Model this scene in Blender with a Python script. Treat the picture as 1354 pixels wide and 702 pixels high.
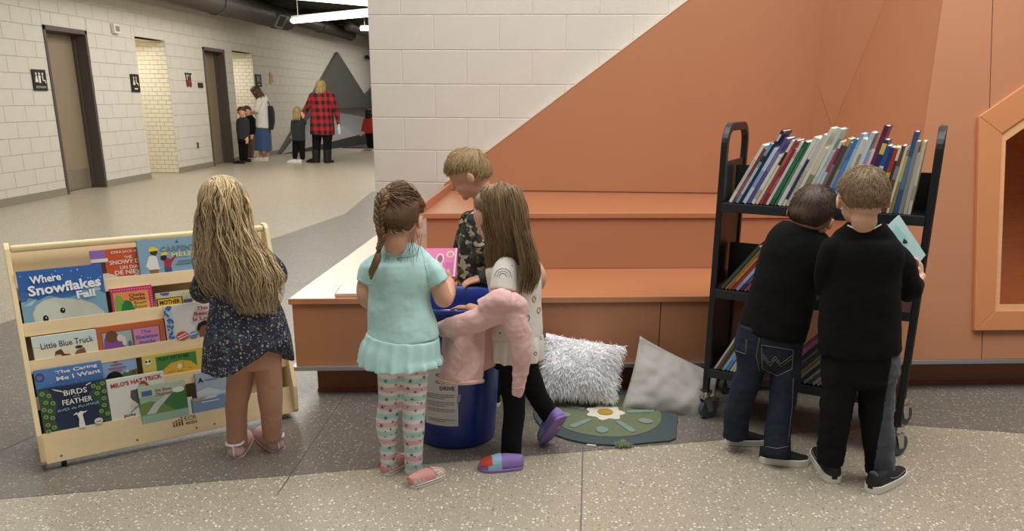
import bpy, bmesh, math, random
from math import sin, cos, tan, pi, radians, atan2, sqrt, hypot
from mathutils import Vector, Matrix, Euler, noise
random.seed(7)
V = Vector
scene = bpy.context.scene
COL = scene.collection
for o in list(bpy.data.objects): bpy.data.objects.remove(o)

# ------------------------------------------------------------------ camera
FPX, CYP, PITCH, ROLL, YAW, EYE = 1030.0, 424.0, .2779, .005, .064, 1.34
_fw = V((-sin(YAW), cos(YAW), 0)); _rt = V((cos(YAW), sin(YAW), 0)); _up = V((0, 0, 1))
_F = _fw*cos(PITCH)-_up*sin(PITCH); _u = _up*cos(PITCH)+_fw*sin(PITCH)
CR = _rt*cos(ROLL)+_u*sin(ROLL); CU = _u*cos(ROLL)-_rt*sin(ROLL); CF = _F
EYEV = V((0, 0, EYE))
cam = bpy.data.cameras.new('camera'); camo = bpy.data.objects.new('camera', cam); COL.objects.link(camo)
mw = Matrix((CR, CU, -CF)).transposed().to_4x4(); mw.translation = EYEV
camo.matrix_world = mw
cam.sensor_width = 36; cam.sensor_fit = 'HORIZONTAL'; cam.lens = FPX/1354*36
cam.shift_y = (CYP-351)/1354; cam.clip_start = .05; cam.clip_end = 200
scene.camera = camo
def ray(x, y): return CR*((x-677)/FPX)-CU*((y-CYP)/FPX)+CF
def atY(x, y, Y):
    d = ray(x, y); return EYEV+d*(Y/d.y)
def atZ(x, y, z=0):
    d = ray(x, y); return EYEV+d*((z-EYE)/d.z)
def atX(x, y, X):
    d = ray(x, y); return EYEV+d*(X/d.x)
def onplane(x, y, P0, n):
    d = ray(x, y); return EYEV+d*((P0-EYEV).dot(n)/d.dot(n))
def mpp(P): return (P-EYEV).dot(CF)/FPX      # metres for one pixel at P

# ------------------------------------------------------------------ light
w = bpy.data.worlds.new('world'); scene.world = w; w.use_nodes = True
w.node_tree.nodes['Background'].inputs[0].default_value = (1, .97, .93, 1)
w.node_tree.nodes['Background'].inputs[1].default_value = .18
scene.view_settings.view_transform = 'Standard'; scene.view_settings.look = 'None'
scene.view_settings.gamma = 1; scene.view_settings.exposure = 0.06
try: scene.view_settings.use_curve_mapping = False
except Exception: pass
def area(name, loc, sx, sy, power, col=(1, .95, .88), rot=(0, 0, 0)):
    l = bpy.data.lights.new(name, 'AREA'); l.shape = 'RECTANGLE'; l.size = sx; l.size_y = sy
    l.energy = power; l.color = col
    o = bpy.data.objects.new(name, l); COL.objects.link(o); o.location = loc; o.rotation_euler = rot
    return o
area('ceiling_light_front', (0.3, 2.2, 4.2), 5.0, 2.4, 176, (1, .975, .94))
area('ceiling_light_right', (3.0, 3.2, 4.2), 1.2, 2.4, 58, (1, .975, .94))
area('ceiling_light_bench', (-.6, 4.0, 4.2), 3.0, .5, 36, (1, .975, .94))
area('hall_light_near', (-4.0, 7.5, 3.4), 2.4, 5, 150, (1, .955, .88))
area('hall_light_mid', (-4.3, 13.0, 3.4), 2.4, 5, 190, (1, .955, .88))
area('entry_light_near', (-7.6, 13.3, 2.2), .5, .5, 8, (1, .96, .9))
area('entry_light_far', (-7.6, 17.2, 2.2), .5, .5, 8, (1, .96, .9))
area('hall_light_far', (-4.3, 24, 3.3), 2.4, 8, 200, (1, .955, .88))

# ------------------------------------------------------------------ helpers
def srgb(c):
    if isinstance(c, str):
        c = tuple(int(c[i:i+2], 16)/255 for i in (1, 3, 5))
    elif max(c) > 1.001: c = tuple(x/255 for x in c)
    return tuple((x/12.92 if x <= .04045 else ((x+.055)/1.055)**2.4) for x in c)+(1,)
class NT:
    def __init__(s, m): s.t = m.node_tree; s.n = s.t.nodes; s.bsdf = s.n['Principled BSDF']
    def add(s, typ, **kw):
        n = s.n.new(typ)
        for k, v in kw.items():
            if k.startswith('i_'):
                key = k[2:]; key = int(key) if key.isdigit() else key
                n.inputs[key].default_value = v
            else: setattr(n, k, v)
        return n
    def link(s, a, b): s.t.links.new(a, b)
    def coord(s, kind='Object', scale=(1, 1, 1)):
        tc = s.add('ShaderNodeTexCoord'); mp = s.add('ShaderNodeMapping'); mp.inputs['Scale'].default_value = scale
        s.link(tc.outputs[kind], mp.inputs[0]); return mp.outputs[0]
    def mix(s, a, b, fac):
        m = s.add('ShaderNodeMix', data_type='RGBA')
        for sock, val in ((m.inputs[6], a), (m.inputs[7], b), (m.inputs[0], fac)):
            if hasattr(val, 'is_output'): s.link(val, sock)
            else: sock.default_value = val
        return m.outputs[2]
    def math(s, op, a, b=0.0, clamp=False):
        m = s.add('ShaderNodeMath', operation=op, use_clamp=clamp)
        for sock, val in ((m.inputs[0], a), (m.inputs[1], b)):
            if hasattr(val, 'is_output'): s.link(val, sock)
            else: sock.default_value = val
        return m.outputs[0]
    def bump(s, h, dist=.002, strength=1.0):
        b = s.add('ShaderNodeBump'); b.inputs['Distance'].default_value = dist; b.inputs['Strength'].default_value = strength
        s.link(h, b.inputs['Height']); s.link(b.outputs[0], s.bsdf.inputs['Normal'])
_mats = {}
def new_mat(name):
    m = bpy.data.materials.new(name); m.use_nodes = True; return m, NT(m)
def M(name, col=None, rough=.5, var=.06, scale=30, bump=0, bscale=None, metal=0, spec=.5, emit=None, coat=0, stretch=(1, 1, 1), sheen=0):
    if name in _mats: return _mats[name]
    m, t = new_mat(name); c = srgb(col)
    b = t.bsdf; b.inputs['Roughness'].default_value = rough; b.inputs['Metallic'].default_value = metal
    b.inputs['Specular IOR Level'].default_value = spec
    if coat: b.inputs['Coat Weight'].default_value = coat; b.inputs['Coat Roughness'].default_value = .25
    if sheen: b.inputs['Sheen Weight'].default_value = sheen
    co = t.coord('Object', stretch)
    nz = t.add('ShaderNodeTexNoise', i_Scale=scale, i_Detail=4.0); t.link(co, nz.inputs['Vector'])
    if var:
        d = tuple(x*(1-var) for x in c[:3])+(1,); l = tuple(min(1, x*(1+var)) for x in c[:3])+(1,)
        t.link(t.mix(d, l, nz.outputs[0]), b.inputs['Base Color'])
    else: b.inputs['Base Color'].default_value = c
    if bump:
        n2 = t.add('ShaderNodeTexNoise', i_Scale=bscale or scale*4, i_Detail=3.0); t.link(co, n2.inputs['Vector'])
        t.bump(n2.outputs[0], bump)
    if emit:
        b.inputs['Emission Color'].default_value = c; b.inputs['Emission Strength'].default_value = emit
    _mats[name] = m; return m
def paint(c, rough=.45):   # plain print / cover colours, cached by colour
    return M('print_%s_%d' % (c.strip('#'), rough*100), c, rough, .03, 60)

class MB:
    def __init__(s): s.v = []; s.f = []; s.m = []
    def add(s, vs, fs, mi=0):
        k = len(s.v); s.v += [V(p) for p in vs]; s.f += [tuple(i+k for i in f) for f in fs]; s.m += [mi]*len(fs)
    def box(s, x0, x1, y0, y1, z0, z1, mi=0):
        s.add([(x0, y0, z0), (x1, y0, z0), (x1, y1, z0), (x0, y1, z0), (x0, y0, z1), (x1, y0, z1), (x1, y1, z1), (x0, y1, z1)],
              [(0, 3, 2, 1), (4, 5, 6, 7), (0, 1, 5, 4), (1, 2, 6, 5), (2, 3, 7, 6), (3, 0, 4, 7)], mi)
    def obox(s, o, a, b, c, mi=0):      # corner o and three edge vectors
        o, a, b, c = V(o), V(a), V(b), V(c)
        s.add([o, o+a, o+a+b, o+b, o+c, o+a+c, o+a+b+c, o+b+c],
              [(0, 3, 2, 1), (4, 5, 6, 7), (0, 1, 5, 4), (1, 2, 6, 5), (2, 3, 7, 6), (3, 0, 4, 7)], mi)
    def prism(s, poly, ext, mi=0):      # 3d polygon + extrusion vector
        n = len(poly); e = V(ext); P = [V(p) for p in poly]
        s.add(P+[p+e for p in P], [tuple(range(n))[::-1], tuple(range(n, 2*n))]+[(i, (i+1) % n, n+(i+1) % n, n+i) for i in range(n)], mi)
    def flat(s, poly, mi=0): s.add(poly, [tuple(range(len(poly)))], mi)
    def tube(s, path, rad, seg=10, mi=0, up=(0, 0, 1), closed=False, rs=None):
        P = [V(p) for p in path]; n = len(P); vs = []; fs = []
        r = rad if isinstance(rad, (list, tuple)) else [rad]*n
        prev = None
        for i in range(n):
            t = (P[(i+1) % n]-P[i-1]) if closed else (P[min(i+1, n-1)]-P[max(i-1, 0)])
            t.normalize()
            a = prev if prev is not None else (V(up).cross(t) if V(up).cross(t).length > .05 else V((1, 0, 0)).cross(t))
            a = (a-t*a.dot(t)).normalized(); b = t.cross(a); prev = a
            for k in range(seg):
                q = 2*pi*k/seg; rr = r[i]
                if isinstance(rr, tuple): vs.append(P[i]+a*cos(q)*rr[0]+b*sin(q)*rr[1])
                else: vs.append(P[i]+a*cos(q)*rr+b*sin(q)*rr)
        m = n if closed else n-1
        for i in range(m):
            for k in range(seg):
                j = (i+1) % n
                fs.append((i*seg+k, i*seg+(k+1) % seg, j*seg+(k+1) % seg, j*seg+k))
        if not closed:
            fs.append(tuple(range(seg))[::-1]); fs.append(tuple(range((n-1)*seg, n*seg)))
        s.add(vs, fs, mi)
    def cyl(s, a, b, r, seg=16, mi=0, r2=None): s.tube([a, b], [r, r2 if r2 is not None else r], seg, mi)
    def ell(s, c, ax, seg=16, rings=10, mi=0):   # ax: three half-axis vectors
        c = V(c)
        if not isinstance(ax, (list, tuple)): ax = (ax, ax, ax)
        A = [V(a) if not isinstance(a, (int, float)) else None for a in ax]
        if A[0] is None: A = [V((ax[0], 0, 0)), V((0, ax[1], 0)), V((0, 0, ax[2]))]
        vs = [c+A[2]]; fs = []
        for i in range(1, rings):
            t = pi*i/rings
            for k in range(seg):
                q = 2*pi*k/seg; vs.append(c+A[0]*sin(t)*cos(q)+A[1]*sin(t)*sin(q)+A[2]*cos(t))
        vs.append(c-A[2]); L = len(vs)-1
        for k in range(seg): fs.append((0, 1+k, 1+(k+1) % seg)); fs.append((L, L-seg+(k+1) % seg, L-seg+k))
        for i in range(rings-2):
            for k in range(seg):
                a = 1+i*seg+k; b = 1+i*seg+(k+1) % seg; fs.append((a, a+seg, b+seg, b))
        s.add(vs, fs, mi)
    def lathe(s, c, prof, seg=32, mi=0, cap=True):   # prof: list of (r, z)
        c = V(c); vs = []; fs = []
        for r, z in prof:
            for k in range(seg): vs.append(c+V((r*cos(2*pi*k/seg), r*sin(2*pi*k/seg), z)))
        for i in range(len(prof)-1):
            for k in range(seg):
                fs.append((i*seg+k, i*seg+(k+1) % seg, (i+1)*seg+(k+1) % seg, (i+1)*seg+k))
        if cap: fs.append(tuple(range(seg))[::-1]); fs.append(tuple(range((len(prof)-1)*seg, len(prof)*seg)))
        s.add(vs, fs, mi)
    def mesh(s, name, mats, base=V((0, 0, 0)), smooth=False, fix=True):
        me = bpy.data.meshes.new(name); me.from_pydata([p-base for p in s.v], [], s.f)
        for m in (mats if isinstance(mats, (list, tuple)) else [mats]): me.materials.append(m)
        if len(set(s.m)) > 1: me.polygons.foreach_set('material_index', s.m)
        if fix:
            bm = bmesh.new(); bm.from_mesh(me); bmesh.ops.recalc_face_normals(bm, faces=bm.faces); bm.to_mesh(me); bm.free()
        if smooth: me.polygons.foreach_set('use_smooth', [True]*len(me.polygons))
        me.update(); return me
    def build(s, name, mats, parent=None, smooth=False, bevel=0, seg=2, fix=True):
        base = parent_loc(parent) if parent else V((0, 0, 0))
        o = bpy.data.objects.new(name, s.mesh(name, mats, base, smooth, fix)); COL.objects.link(o)
        if parent: o.parent = parent
        if bevel:
            b = o.modifiers.new('bevel', 'BEVEL'); b.width = bevel; b.segments = seg; b.limit_method = 'ANGLE'
        return o
def parent_loc(p):
    l = V((0, 0, 0))
    while p: l += p.location; p = p.parent
    return l
def tag(o, label, cat, group=None):
    o['label'] = label; o['category'] = cat
    if group: o['group'] = group
    return o
def thing(name, label, cat, loc, group=None):
    o = bpy.data.objects.new(name, None); COL.objects.link(o); o.location = loc; o.empty_display_size = .1
    return tag(o, label, cat, group)
def struct(o): o['kind'] = 'structure'; return o
def stuff(o): o['kind'] = 'stuff'; return o
def center(o):     # put a top-level mesh's origin at the bottom centre of its own geometry
    vs = o.data.vertices
    lo = V([min(v.co[i] for v in vs) for i in range(3)]); hi = V([max(v.co[i] for v in vs) for i in range(3)])
    c = V(((lo.x+hi.x)/2, (lo.y+hi.y)/2, lo.z)); o.data.transform(Matrix.Translation(-c)); o.location = o.location+c; return o
def text(s, name, mat, parent, org, xd, yd, h=None, wd=None, bold=0, shear=0, align='C', lift=0, nd=None):
    """flat lettering: org = centre of the line, xd/yd unit axes, h = cap height, wd = full width"""
    cu = bpy.data.curves.new('t', 'FONT'); cu.body = s; cu.align_x = 'CENTER'; cu.offset = bold; cu.shear = shear; cu.resolution_u = 2
    ob = bpy.data.objects.new('t', cu); COL.objects.link(ob)
    dg = bpy.context.evaluated_depsgraph_get(); me = bpy.data.meshes.new_from_object(ob.evaluated_get(dg))
    bpy.data.objects.remove(ob); bpy.data.curves.remove(cu)
    if not me.vertices: return None
    xs = [v.co.x for v in me.vertices]; ys = [v.co.y for v in me.vertices]
    x0, x1, y0, y1 = min(xs), max(xs), min(ys), max(ys)
    sy = h/(y1-y0); sx = (wd/(x1-x0)) if wd else sy
    base = parent_loc(parent) if parent else V((0, 0, 0)); xd, yd, org = V(xd), V(yd), V(org)
    for v in me.vertices:
        v.co = org-base+xd*((v.co.x-(x0+x1)/2)*sx)+yd*((v.co.y-(y0+y1)/2)*sy)
    me.materials.clear(); me.materials.append(mat); me.name = name
    o = bpy.data.objects.new(name, me); COL.objects.link(o)
    if parent: o.parent = parent
    return o

# ------------------------------------------------------------------ materials of the place
def floor_mat(name, base, chipw, chipd, rough=.33):
    m, t = new_mat(name); b = t.bsdf
    co = t.coord('Object')
    nz = t.add('ShaderNodeTexNoise', i_Scale=3.0, i_Detail=5.0); t.link(co, nz.inputs['Vector'])
    c = srgb(base); col = t.mix(tuple(x*.93 for x in c[:3])+(1,), tuple(x*1.06 for x in c[:3])+(1,), nz.outputs[0])
    n2 = t.add('ShaderNodeTexNoise', i_Scale=260.0, i_Detail=2.0); t.link(co, n2.inputs['Vector'])
    col = t.mix(col, tuple(x*.72 for x in c[:3])+(1,), t.math('MULTIPLY', t.math('GREATER_THAN', n2.outputs[0], .56), .6))
    for sc, th, colr, rt in ((70., .32, chipw, .73), (90., .28, chipd, .78), (155., .34, chipw, .80)):
        vo = t.add('ShaderNodeTexVoronoi', i_Scale=sc); t.link(co, vo.inputs['Vector'])
        sp = t.add('ShaderNodeSeparateColor'); t.link(vo.outputs['Color'], sp.inputs[0])
        on = t.math('MULTIPLY', t.math('LESS_THAN', vo.outputs['Distance'], th), t.math('GREATER_THAN', sp.outputs[0], rt))
        col = t.mix(col, srgb(colr), t.math('MULTIPLY', on, .85))
    t.link(col, b.inputs['Base Color']); b.inputs['Roughness'].default_value = rough
    b.inputs['Specular IOR Level'].default_value = .5
    n3 = t.add('ShaderNodeTexNoise', i_Scale=9.0, i_Detail=3.0); t.link(co, n3.inputs['Vector'])
    t.bump(n3.outputs[0], .002, .25)
    return m
MFL = floor_mat('terrazzo_light', '#a89e8b', '#e8e1cf', '#544e45')
MFD = floor_mat('terrazzo_dark', '#736d64', '#aca597', '#423e39')
MBLK = M('painted_block', '#d3cec4', .55, .04, 6, .0016, 220, spec=.35)
MMORT = M('painted_mortar', '#d3cdc2', .7, .04, 20)
MORG = M('orange_laminate', '#b67d5b', .38, .05, 2.5, .0004, 300, spec=.5)
MORD = M('orange_joint', '#6f3518', .7, .1, 20)
MTREAD = M('orange_tread', '#bf7d54', .30, .05, 3, .0003, 300, spec=.8, coat=1.0)
MKICK = M('brown_kick', '#8a5238', .5, .12, 8, stretch=(1, 1, 12))
MALU = M('brushed_aluminium', '#b9bac0', .35, .08, 40, metal=.8, stretch=(.1, 1, 6))
MCEIL = M('dark_ceiling', '#3a3733', .85, .15, 4)
MDUCT = M('grey_duct', '#57534e', .45, .1, 6, metal=.35)
MDOOR = M('taupe_door', '#8d7f6a', .5, .05, 4)
MFRAME = M('dark_door_frame', '#544a44', .5, .06, 10)
MSTEEL = M('kick_plate', '#9a9082', .35, .12, 8, metal=.5)
MBASE = M('grey_base', '#8d8776', .5, .05, 10)
MTILE = M('white_tile', '#ece5d0', .25, .03, 10)
MGROUT = M('tile_grout', '#a39c88', .7, .05, 20)
MGREY = M('grey_laminate', '#595855', .45, .06, 3)
MGREYD = M('grey_laminate_shaded', '#363532', .45, .06, 3)  # same laminate, shade painted into its colour to offset light on low facets
MBLACK = M('black_plastic', '#151515', .4, .1, 20)
MWHITE = M('white_plastic', '#e4e0d6', .4, .03, 20)

# ------------------------------------------------------------------ floor
mb = MB(); mb.flat([(-9, -2, 0), (7, -2, 0), (7, 40, 0), (-9, 40, 0)])
floor = struct(mb.build('floor', MFL, fix=False))
mb = MB(); z = .0012
mb.flat([(p[0], p[1], z) for p in [(-3.9, 1.776), (1.489, 3.197), (4.5, 2.86), (4.5, 5.2), (-1.2, 5.2), (-1.2, 12), (-2.83, 11.5), (-2.6, 9.16), (-2.85, 7.37)]])
mb.build('dark_floor_inlay', MFD, floor, fix=False)
MSEAM = M('floor_seam', '#5a5348', .6, .1, 20)
def seam(a, b, wd=.003):
    a, b = V((a[0], a[1], .0024)), V((b[0], b[1], .0024)); s = V((-(b-a).y, (b-a).x, 0)).normalized()*wd/2
    m_ = MB(); m_.flat([a-s, a+s, b+s, b-s]); m_.build('floor_seam', MSEAM, floor, fix=False)
seam((-.975, 2.4), (-1.0, 3.5)); seam((.103, 2.865), (.05, 1.3)); seam((-2.35, 2.05), (-2.0, 3.3))
seam((-2.9, 7.3), (-2.0, 8.4), .004); seam((-2.2, 5.4), (-1.3, 5.9), .004)

# ------------------------------------------------------------------ block walls
BW, BH = .4064, .2032
def block_wall(wall, origin, xdir, nrm, u0, u1, rows, holes, off, limit=10**6, key=None, depth=.0009, u_lo=None, u_hi=None):
    """single blocks as children; past `limit` the rest becomes one stuff part"""
    cache = {}; todo = []
    for r in rows:
        z0, z1 = r*BH, (r+1)*BH
        k0 = u0+off-BW+(BW/2 if r % 2 else 0)
        k = 0
        while k0+k*BW < u1:
            a, b = max(k0+k*BW, u0), min(k0+(k+1)*BW, u1); k += 1
            if b-a < .03: continue
            segs = [(a, b, z0, z1)]
            for (ha, hb, hz) in holes:
                out = []
                for (p, q, s0, s1) in segs:
                    if s0 >= hz-.02 or q <= ha or p >= hb: out.append((p, q, s0, s1)); continue
                    if p < ha: out.append((p, ha, s0, s1))
                    if q > hb: out.append((hb, q, s0, s1))
                    if s1 > hz+.04: out.append((max(p, ha), min(q, hb), hz, s1))
                segs = out
            todo += [s for s in segs if s[1]-s[0] > .03]
    if key: todo.sort(key=key)
    O, X, N = V(origin), V(xdir), V(nrm)
    def geo(m_, wd, ht, o):
        g = .0018; e = .003
        p = [(g, g), (wd-g, g), (wd-g, ht-g), (g, ht-g)]; q = [(g+e, g+e), (wd-g-e, g+e), (wd-g-e, ht-g-e), (g+e, ht-g-e)]
        vs = [o+X*a+V((0, 0, b))-N*.002 for a, b in p]+[o+X*a+V((0, 0, b))+N*depth for a, b in q]
        m_.add(vs, [(4, 5, 6, 7)]+[(i, (i+1) % 4, 4+(i+1) % 4, 4+i) for i in range(4)])
    rest = MB()
    for i, (a, b, z0, z1) in enumerate(todo):
        if i < limit:
            kk = (round(b-a, 3), round(z1-z0, 3))
            if kk not in cache:
                m_ = MB(); geo(m_, kk[0], kk[1], V((0, 0, 0))); cache[kk] = m_.mesh('wall_block', MBLK)
            o = bpy.data.objects.new('wall_block', cache[kk]); COL.objects.link(o); o.parent = wall
            o.location = O+X*a+V((0, 0, z0))-wall.location
        else: geo(rest, b-a, z1-z0, O+X*a+V((0, 0, z0)))
    if rest.v: stuff(rest.build('distant_blocks', MBLK, wall))

# front wall (pillar end at X=-1.225, face at Y=5.06)
mb = MB(); mb.box(-1.223, 4.2, 5.062, 5.36, 0, 3.6)
wf = struct(mb.build('wall_front', MMORT))
block_wall(wf, (-1.225, 5.06, 0), (1, 0, 0), (0, -1, 0), 0, 3.6, range(0, 17), [], 0)
# left hall wall at X=-7
HOLES = [(10.66, 11.66, 2.26), (13.0, 14.0, 2.28), (15.45, 16.45, 2.27), (16.85, 17.95, 2.28)]
XW = -7.0
mb = MB(); ys = [2.0]+[v for h in HOLES for v in h[:2]]+[34.0]
for i in range(0, len(ys), 2): mb.box(XW-.22, XW-.006, ys[i], ys[i+1], 0, 3.6)
for h in HOLES: mb.box(XW-.22, XW-.006, h[0], h[1], h[2], 3.6)
wl = struct(mb.build('wall_left', MMORT))
block_wall(wl, (XW, 0, 0), (0, 1, 0), (1, 0, 0), 3.2, 33, range(0, 17), HOLES, .15, limit=290,
           key=lambda s: (s[2] > 2.9 or s[1] < 9.2, s[0]))
for i in range(0, len(ys), 2):
    a = max(ys[i], 7); mb = MB(); mb.box(XW-.004, XW+.008, a, ys[i+1], 0, .10); mb.box(XW-.004, XW+.014, a, ys[i+1], 0, .012)
    struct(mb.build('baseboard_left', MBASE, bevel=.003))
# door recesses with dark frames
for n_, (a, b, zt) in ((1, HOLES[0]), (2, HOLES[2])):
    mb = MB(); xo, xi = XW+.012, XW-.21
    for (p, q, r_, s_) in ((a, a+.05, 0, zt), (b-.05, b, 0, zt), (a, b, zt-.06, zt)): mb.box(xi, xo, p, q, r_, s_)
    mb.box(xi, xi+.06, a+.05, a+.075, 0, zt-.06); mb.box(xi, xi+.06, b-.075, b-.05, 0, zt-.06); mb.box(xi, xi+.06, a+.05, b-.05, zt-.085, zt-.06)
    dr = struct(mb.build('door_%d' % n_, MFRAME, bevel=.004))
    mb = MB(); mb.box(xi-.04, xi+.012, a+.055, b-.055, .012, zt-.065); mb.build('door_leaf', MDOOR, dr, bevel=.003)
    if n_ == 1:
        mb = MB(); mb.box(xi+.012, xi+.016, a+.11, b-.11, .03, .30); mb.build('kick_plate', MSTEEL, dr)
    mb = MB(); mb.cyl((xi+.01, a+.11, 1.02), (xi+.075, a+.11, 1.02), .013); mb.cyl((xi+.07, a+.10, 1.02), (xi+.07, a+.22, 1.02), .011)
    mb.cyl((xi+.008, a+.11, 1.02), (xi+.018, a+.11, 1.02), .03); mb.build('door_handle', MALU, dr, smooth=False)
# tiled restroom entries: return walls facing the camera
def tile_wall(name, x0, x1, Y, zt):
    mb = MB(); mb.box(x0, x1, Y, Y+.15, 0, zt); o = struct(mb.build(name, MGROUT))
    t = MB(); tw, th = .15, .075; r = 0; z_ = .008
    while z_ < zt-.01:
        x = x0-(tw/2 if r % 2 else 0)
        while x < x1:
            a, b = max(x, x0)+.003, min(x+tw, x1)-.003
            if b-a > .01: t.box(a, b, Y-.006, Y+.002, z_, min(z_+th-.006, zt))
            x += tw
        z_ += th; r += 1
    stuff(t.build('wall_tile', MTILE, o))
tile_wall('wall_entry', -8.6, XW+.0, 14.0, 2.28)
tile_wall('wall_entry_far', -8.6, XW+.0, 17.95, 2.28)
for (a, b, zt) in (HOLES[1], HOLES[3]):
    mb = MB(); mb.box(-8.6, XW-.22, a-.15, a, 0, 2.6); mb.box(-8.8, -8.6, a-.15, b+.15, 0, 2.6); mb.box(-8.6, XW-.01, a, b, zt, zt+.1)
    struct(mb.build('wall_entry_side', MTILE))
# hall ceiling
mb = MB(); mb.box(-7.2, -1.2, 4.2, 36, 3.45, 3.6); struct(mb.build('ceiling', MCEIL))
mb = MB(); mb.box(-9, 3, 36, 36.2, 0, 3.6); struct(mb.build('wall_end', MBLK))
mb = MB(); mb.box(-1.2, -1.0, 5.36, 36, 0, 3.6); struct(mb.build('wall_right_hall', MBLK))
# ducts
def duct(label, p0, p1, r, rings, collar=None):
    p0, p1 = V(p0), V(p1); d = (p1-p0).normalized(); L = (p1-p0).length
    t = thing('spiral_duct', label, 'duct', p0-V((0, 0, r)))
    path = []; rad = []; n = int(L/.09)
    for i in range(n+1):
        for q, dr in ((0, 0), (.018, .008), (.036, 0)):
            if i < n or q == 0: path.append(p0+d*(L*i/n+q)); rad.append(r+dr)
    mb = MB(); mb.tube(path, rad, 20); mb.build('duct_body', MDUCT, t, smooth=True)
    for c in rings:
        mb = MB(); mb.cyl(p0+d*c, p0+d*(c+.07), r+.022, 20); mb.build('joint_ring', MDUCT, t)
    if collar:
        side = V((1, 0, -.55)).normalized(); c = p0+d*collar+side*(r-.01); tt = d.cross(side)
        mb = MB(); mb.obox(c-d*.19-tt*.12, d*.38, tt*.24, side*.03); mb.build('grille', MBLACK, t)
        mb = MB()
        for (a, b, e, f_) in ((-.22, -.12-.03, .44, .03), (-.22, .12, .44, .03), (-.22, -.15, .03, .3), (.19, -.15, .03, .3)):
            mb.obox(c+d*a+tt*b, d*e, tt*f_, side*.04)
        mb.build('grille_frame', MALU, t)
    for kk in (1.0, L*.55):
        mb = MB(); q = p0+d*kk; mb.cyl(q+V((0, 0, r)), V((q.x, q.y, 3.46)), .01, 6); mb.build('hanger', MDUCT, t)
duct('large dark spiral duct hung along the block wall', (-6.45, 7.0, 3.0), (-6.45, 18.8, 3.06), .23, (7.9, 11.0), 10.8)
duct('narrower dark duct beyond the large duct over the hallway', (-6.5, 18.9, 3.16), (-6.5, 24.6, 3.17), .16, (2.5, 5.6))
duct('thin far duct at the hallway ceiling by the grey mountain', (-6.0, 22.5, 3.25), (-6.0, 30, 3.25), .13, (3,))
for y_ in (8, 10.5, 13, 15.5, 18, 20.5, 23, 26):
    mb = MB(); mb.box(-7, -1.4, y_-.05, y_+.05, 3.33, 3.45); struct(mb.build('trim_beam', MCEIL))
# suspended linear lights
def pendant(label, a, b, power):
    a, b = V(a), V(b); c = (a+b)/2; t = thing('linear_pendant_light', label, 'light', V((c.x, c.y, min(a.z, b.z)-.06)), 'suspended hallway lights')
    d = (b-a).normalized(); s = V((-d.y, d.x, 0))
    mb = MB(); mb.tube([a, b], [(.075, .05)]*2, 12)
    m_ = M('light_tube', '#fff3d8', .4, 0, emit=power); mb.build('diffuser', m_, t, smooth=True)
    mb = MB(); mb.obox(a-s*.05+V((0, 0, .045)), b-a, s*.1, V((0, 0, .04))); mb.build('housing', MWHITE, t)
    for q in (.06, .94):
        mb = MB(); p = a.lerp(b, q); mb.cyl(p+V((0, 0, .08)), V((p.x, p.y, 3.45)), .006, 6); mb.build('cable', MWHITE, t)
PL = atY(388, 27.5, 16.0)
pendant('lower white tube light hanging above the plaid-shirted woman', PL, atZ(505, 16.5, PL.z), 7)
PL = atY(352, -9, 11.6)
pendant('upper white tube light cut by the top of the photo', PL, atZ(492, 4, PL.z), 7)
PL = atY(477, 38, 22)
pendant('small distant white light at the end of the hallway ceiling', PL, PL+V((1.8, 0, 0)), 7)

# ------------------------------------------------------------------ grey mountain on the hall wall
t = thing('grey_mountain_panel', 'faceted grey mountain-shaped panel seat against the hall wall', 'wall panel', (-6.8, 23, 0))
def px(x, y, X=-6.9): return atX(x, y, X)
pk = px(447, 69); lb = V((-6.9, 19.0, 0)); nt = px(483, 126); e2 = V((-6.9, 31, 2.2)); e3 = V((-6.9, 31, 0))
mb = MB(); mb.prism([lb, pk, V((-6.9, pk.y, 0))], (-.09, 0, 0)); mb.build('facet_panel', MGREY, t)
mb = MB(); mb.prism([V((-6.9, pk.y, 0)), pk, nt, e2, e3], (-.09, 0, 0)); mb.build('facet_panel', MGREY, t)
mb = MB(); A = V((-6.0, 22.4, 0)); Bv = V((-5.2, 27.5, .0)); C_ = V((-6.88, 22.0, 1.05)); D_ = V((-6.88, 29, 1.0)); D2 = V((-5.3, 27.5, .42)); A2 = V((-5.95, 22.6, .3))
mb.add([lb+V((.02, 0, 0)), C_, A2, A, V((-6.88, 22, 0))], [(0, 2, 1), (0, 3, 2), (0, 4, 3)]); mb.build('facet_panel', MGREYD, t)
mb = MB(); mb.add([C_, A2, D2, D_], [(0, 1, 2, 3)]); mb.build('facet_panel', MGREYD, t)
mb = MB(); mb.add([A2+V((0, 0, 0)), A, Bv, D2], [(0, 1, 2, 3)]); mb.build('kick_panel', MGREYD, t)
mb = MB(); mb.prism([(-6.1, 21.6, .004), (-4.7, 21.3, .004), (-3.9, 25.6, .004), (-5.3, 26.5, .004)], (0, 0, .012))
tag(center(mb.build('floor_mat', M('dark_floor_mat', '#232322', .9, .2, 60))), 'black floor mat before the grey mountain seat', 'mat')

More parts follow.
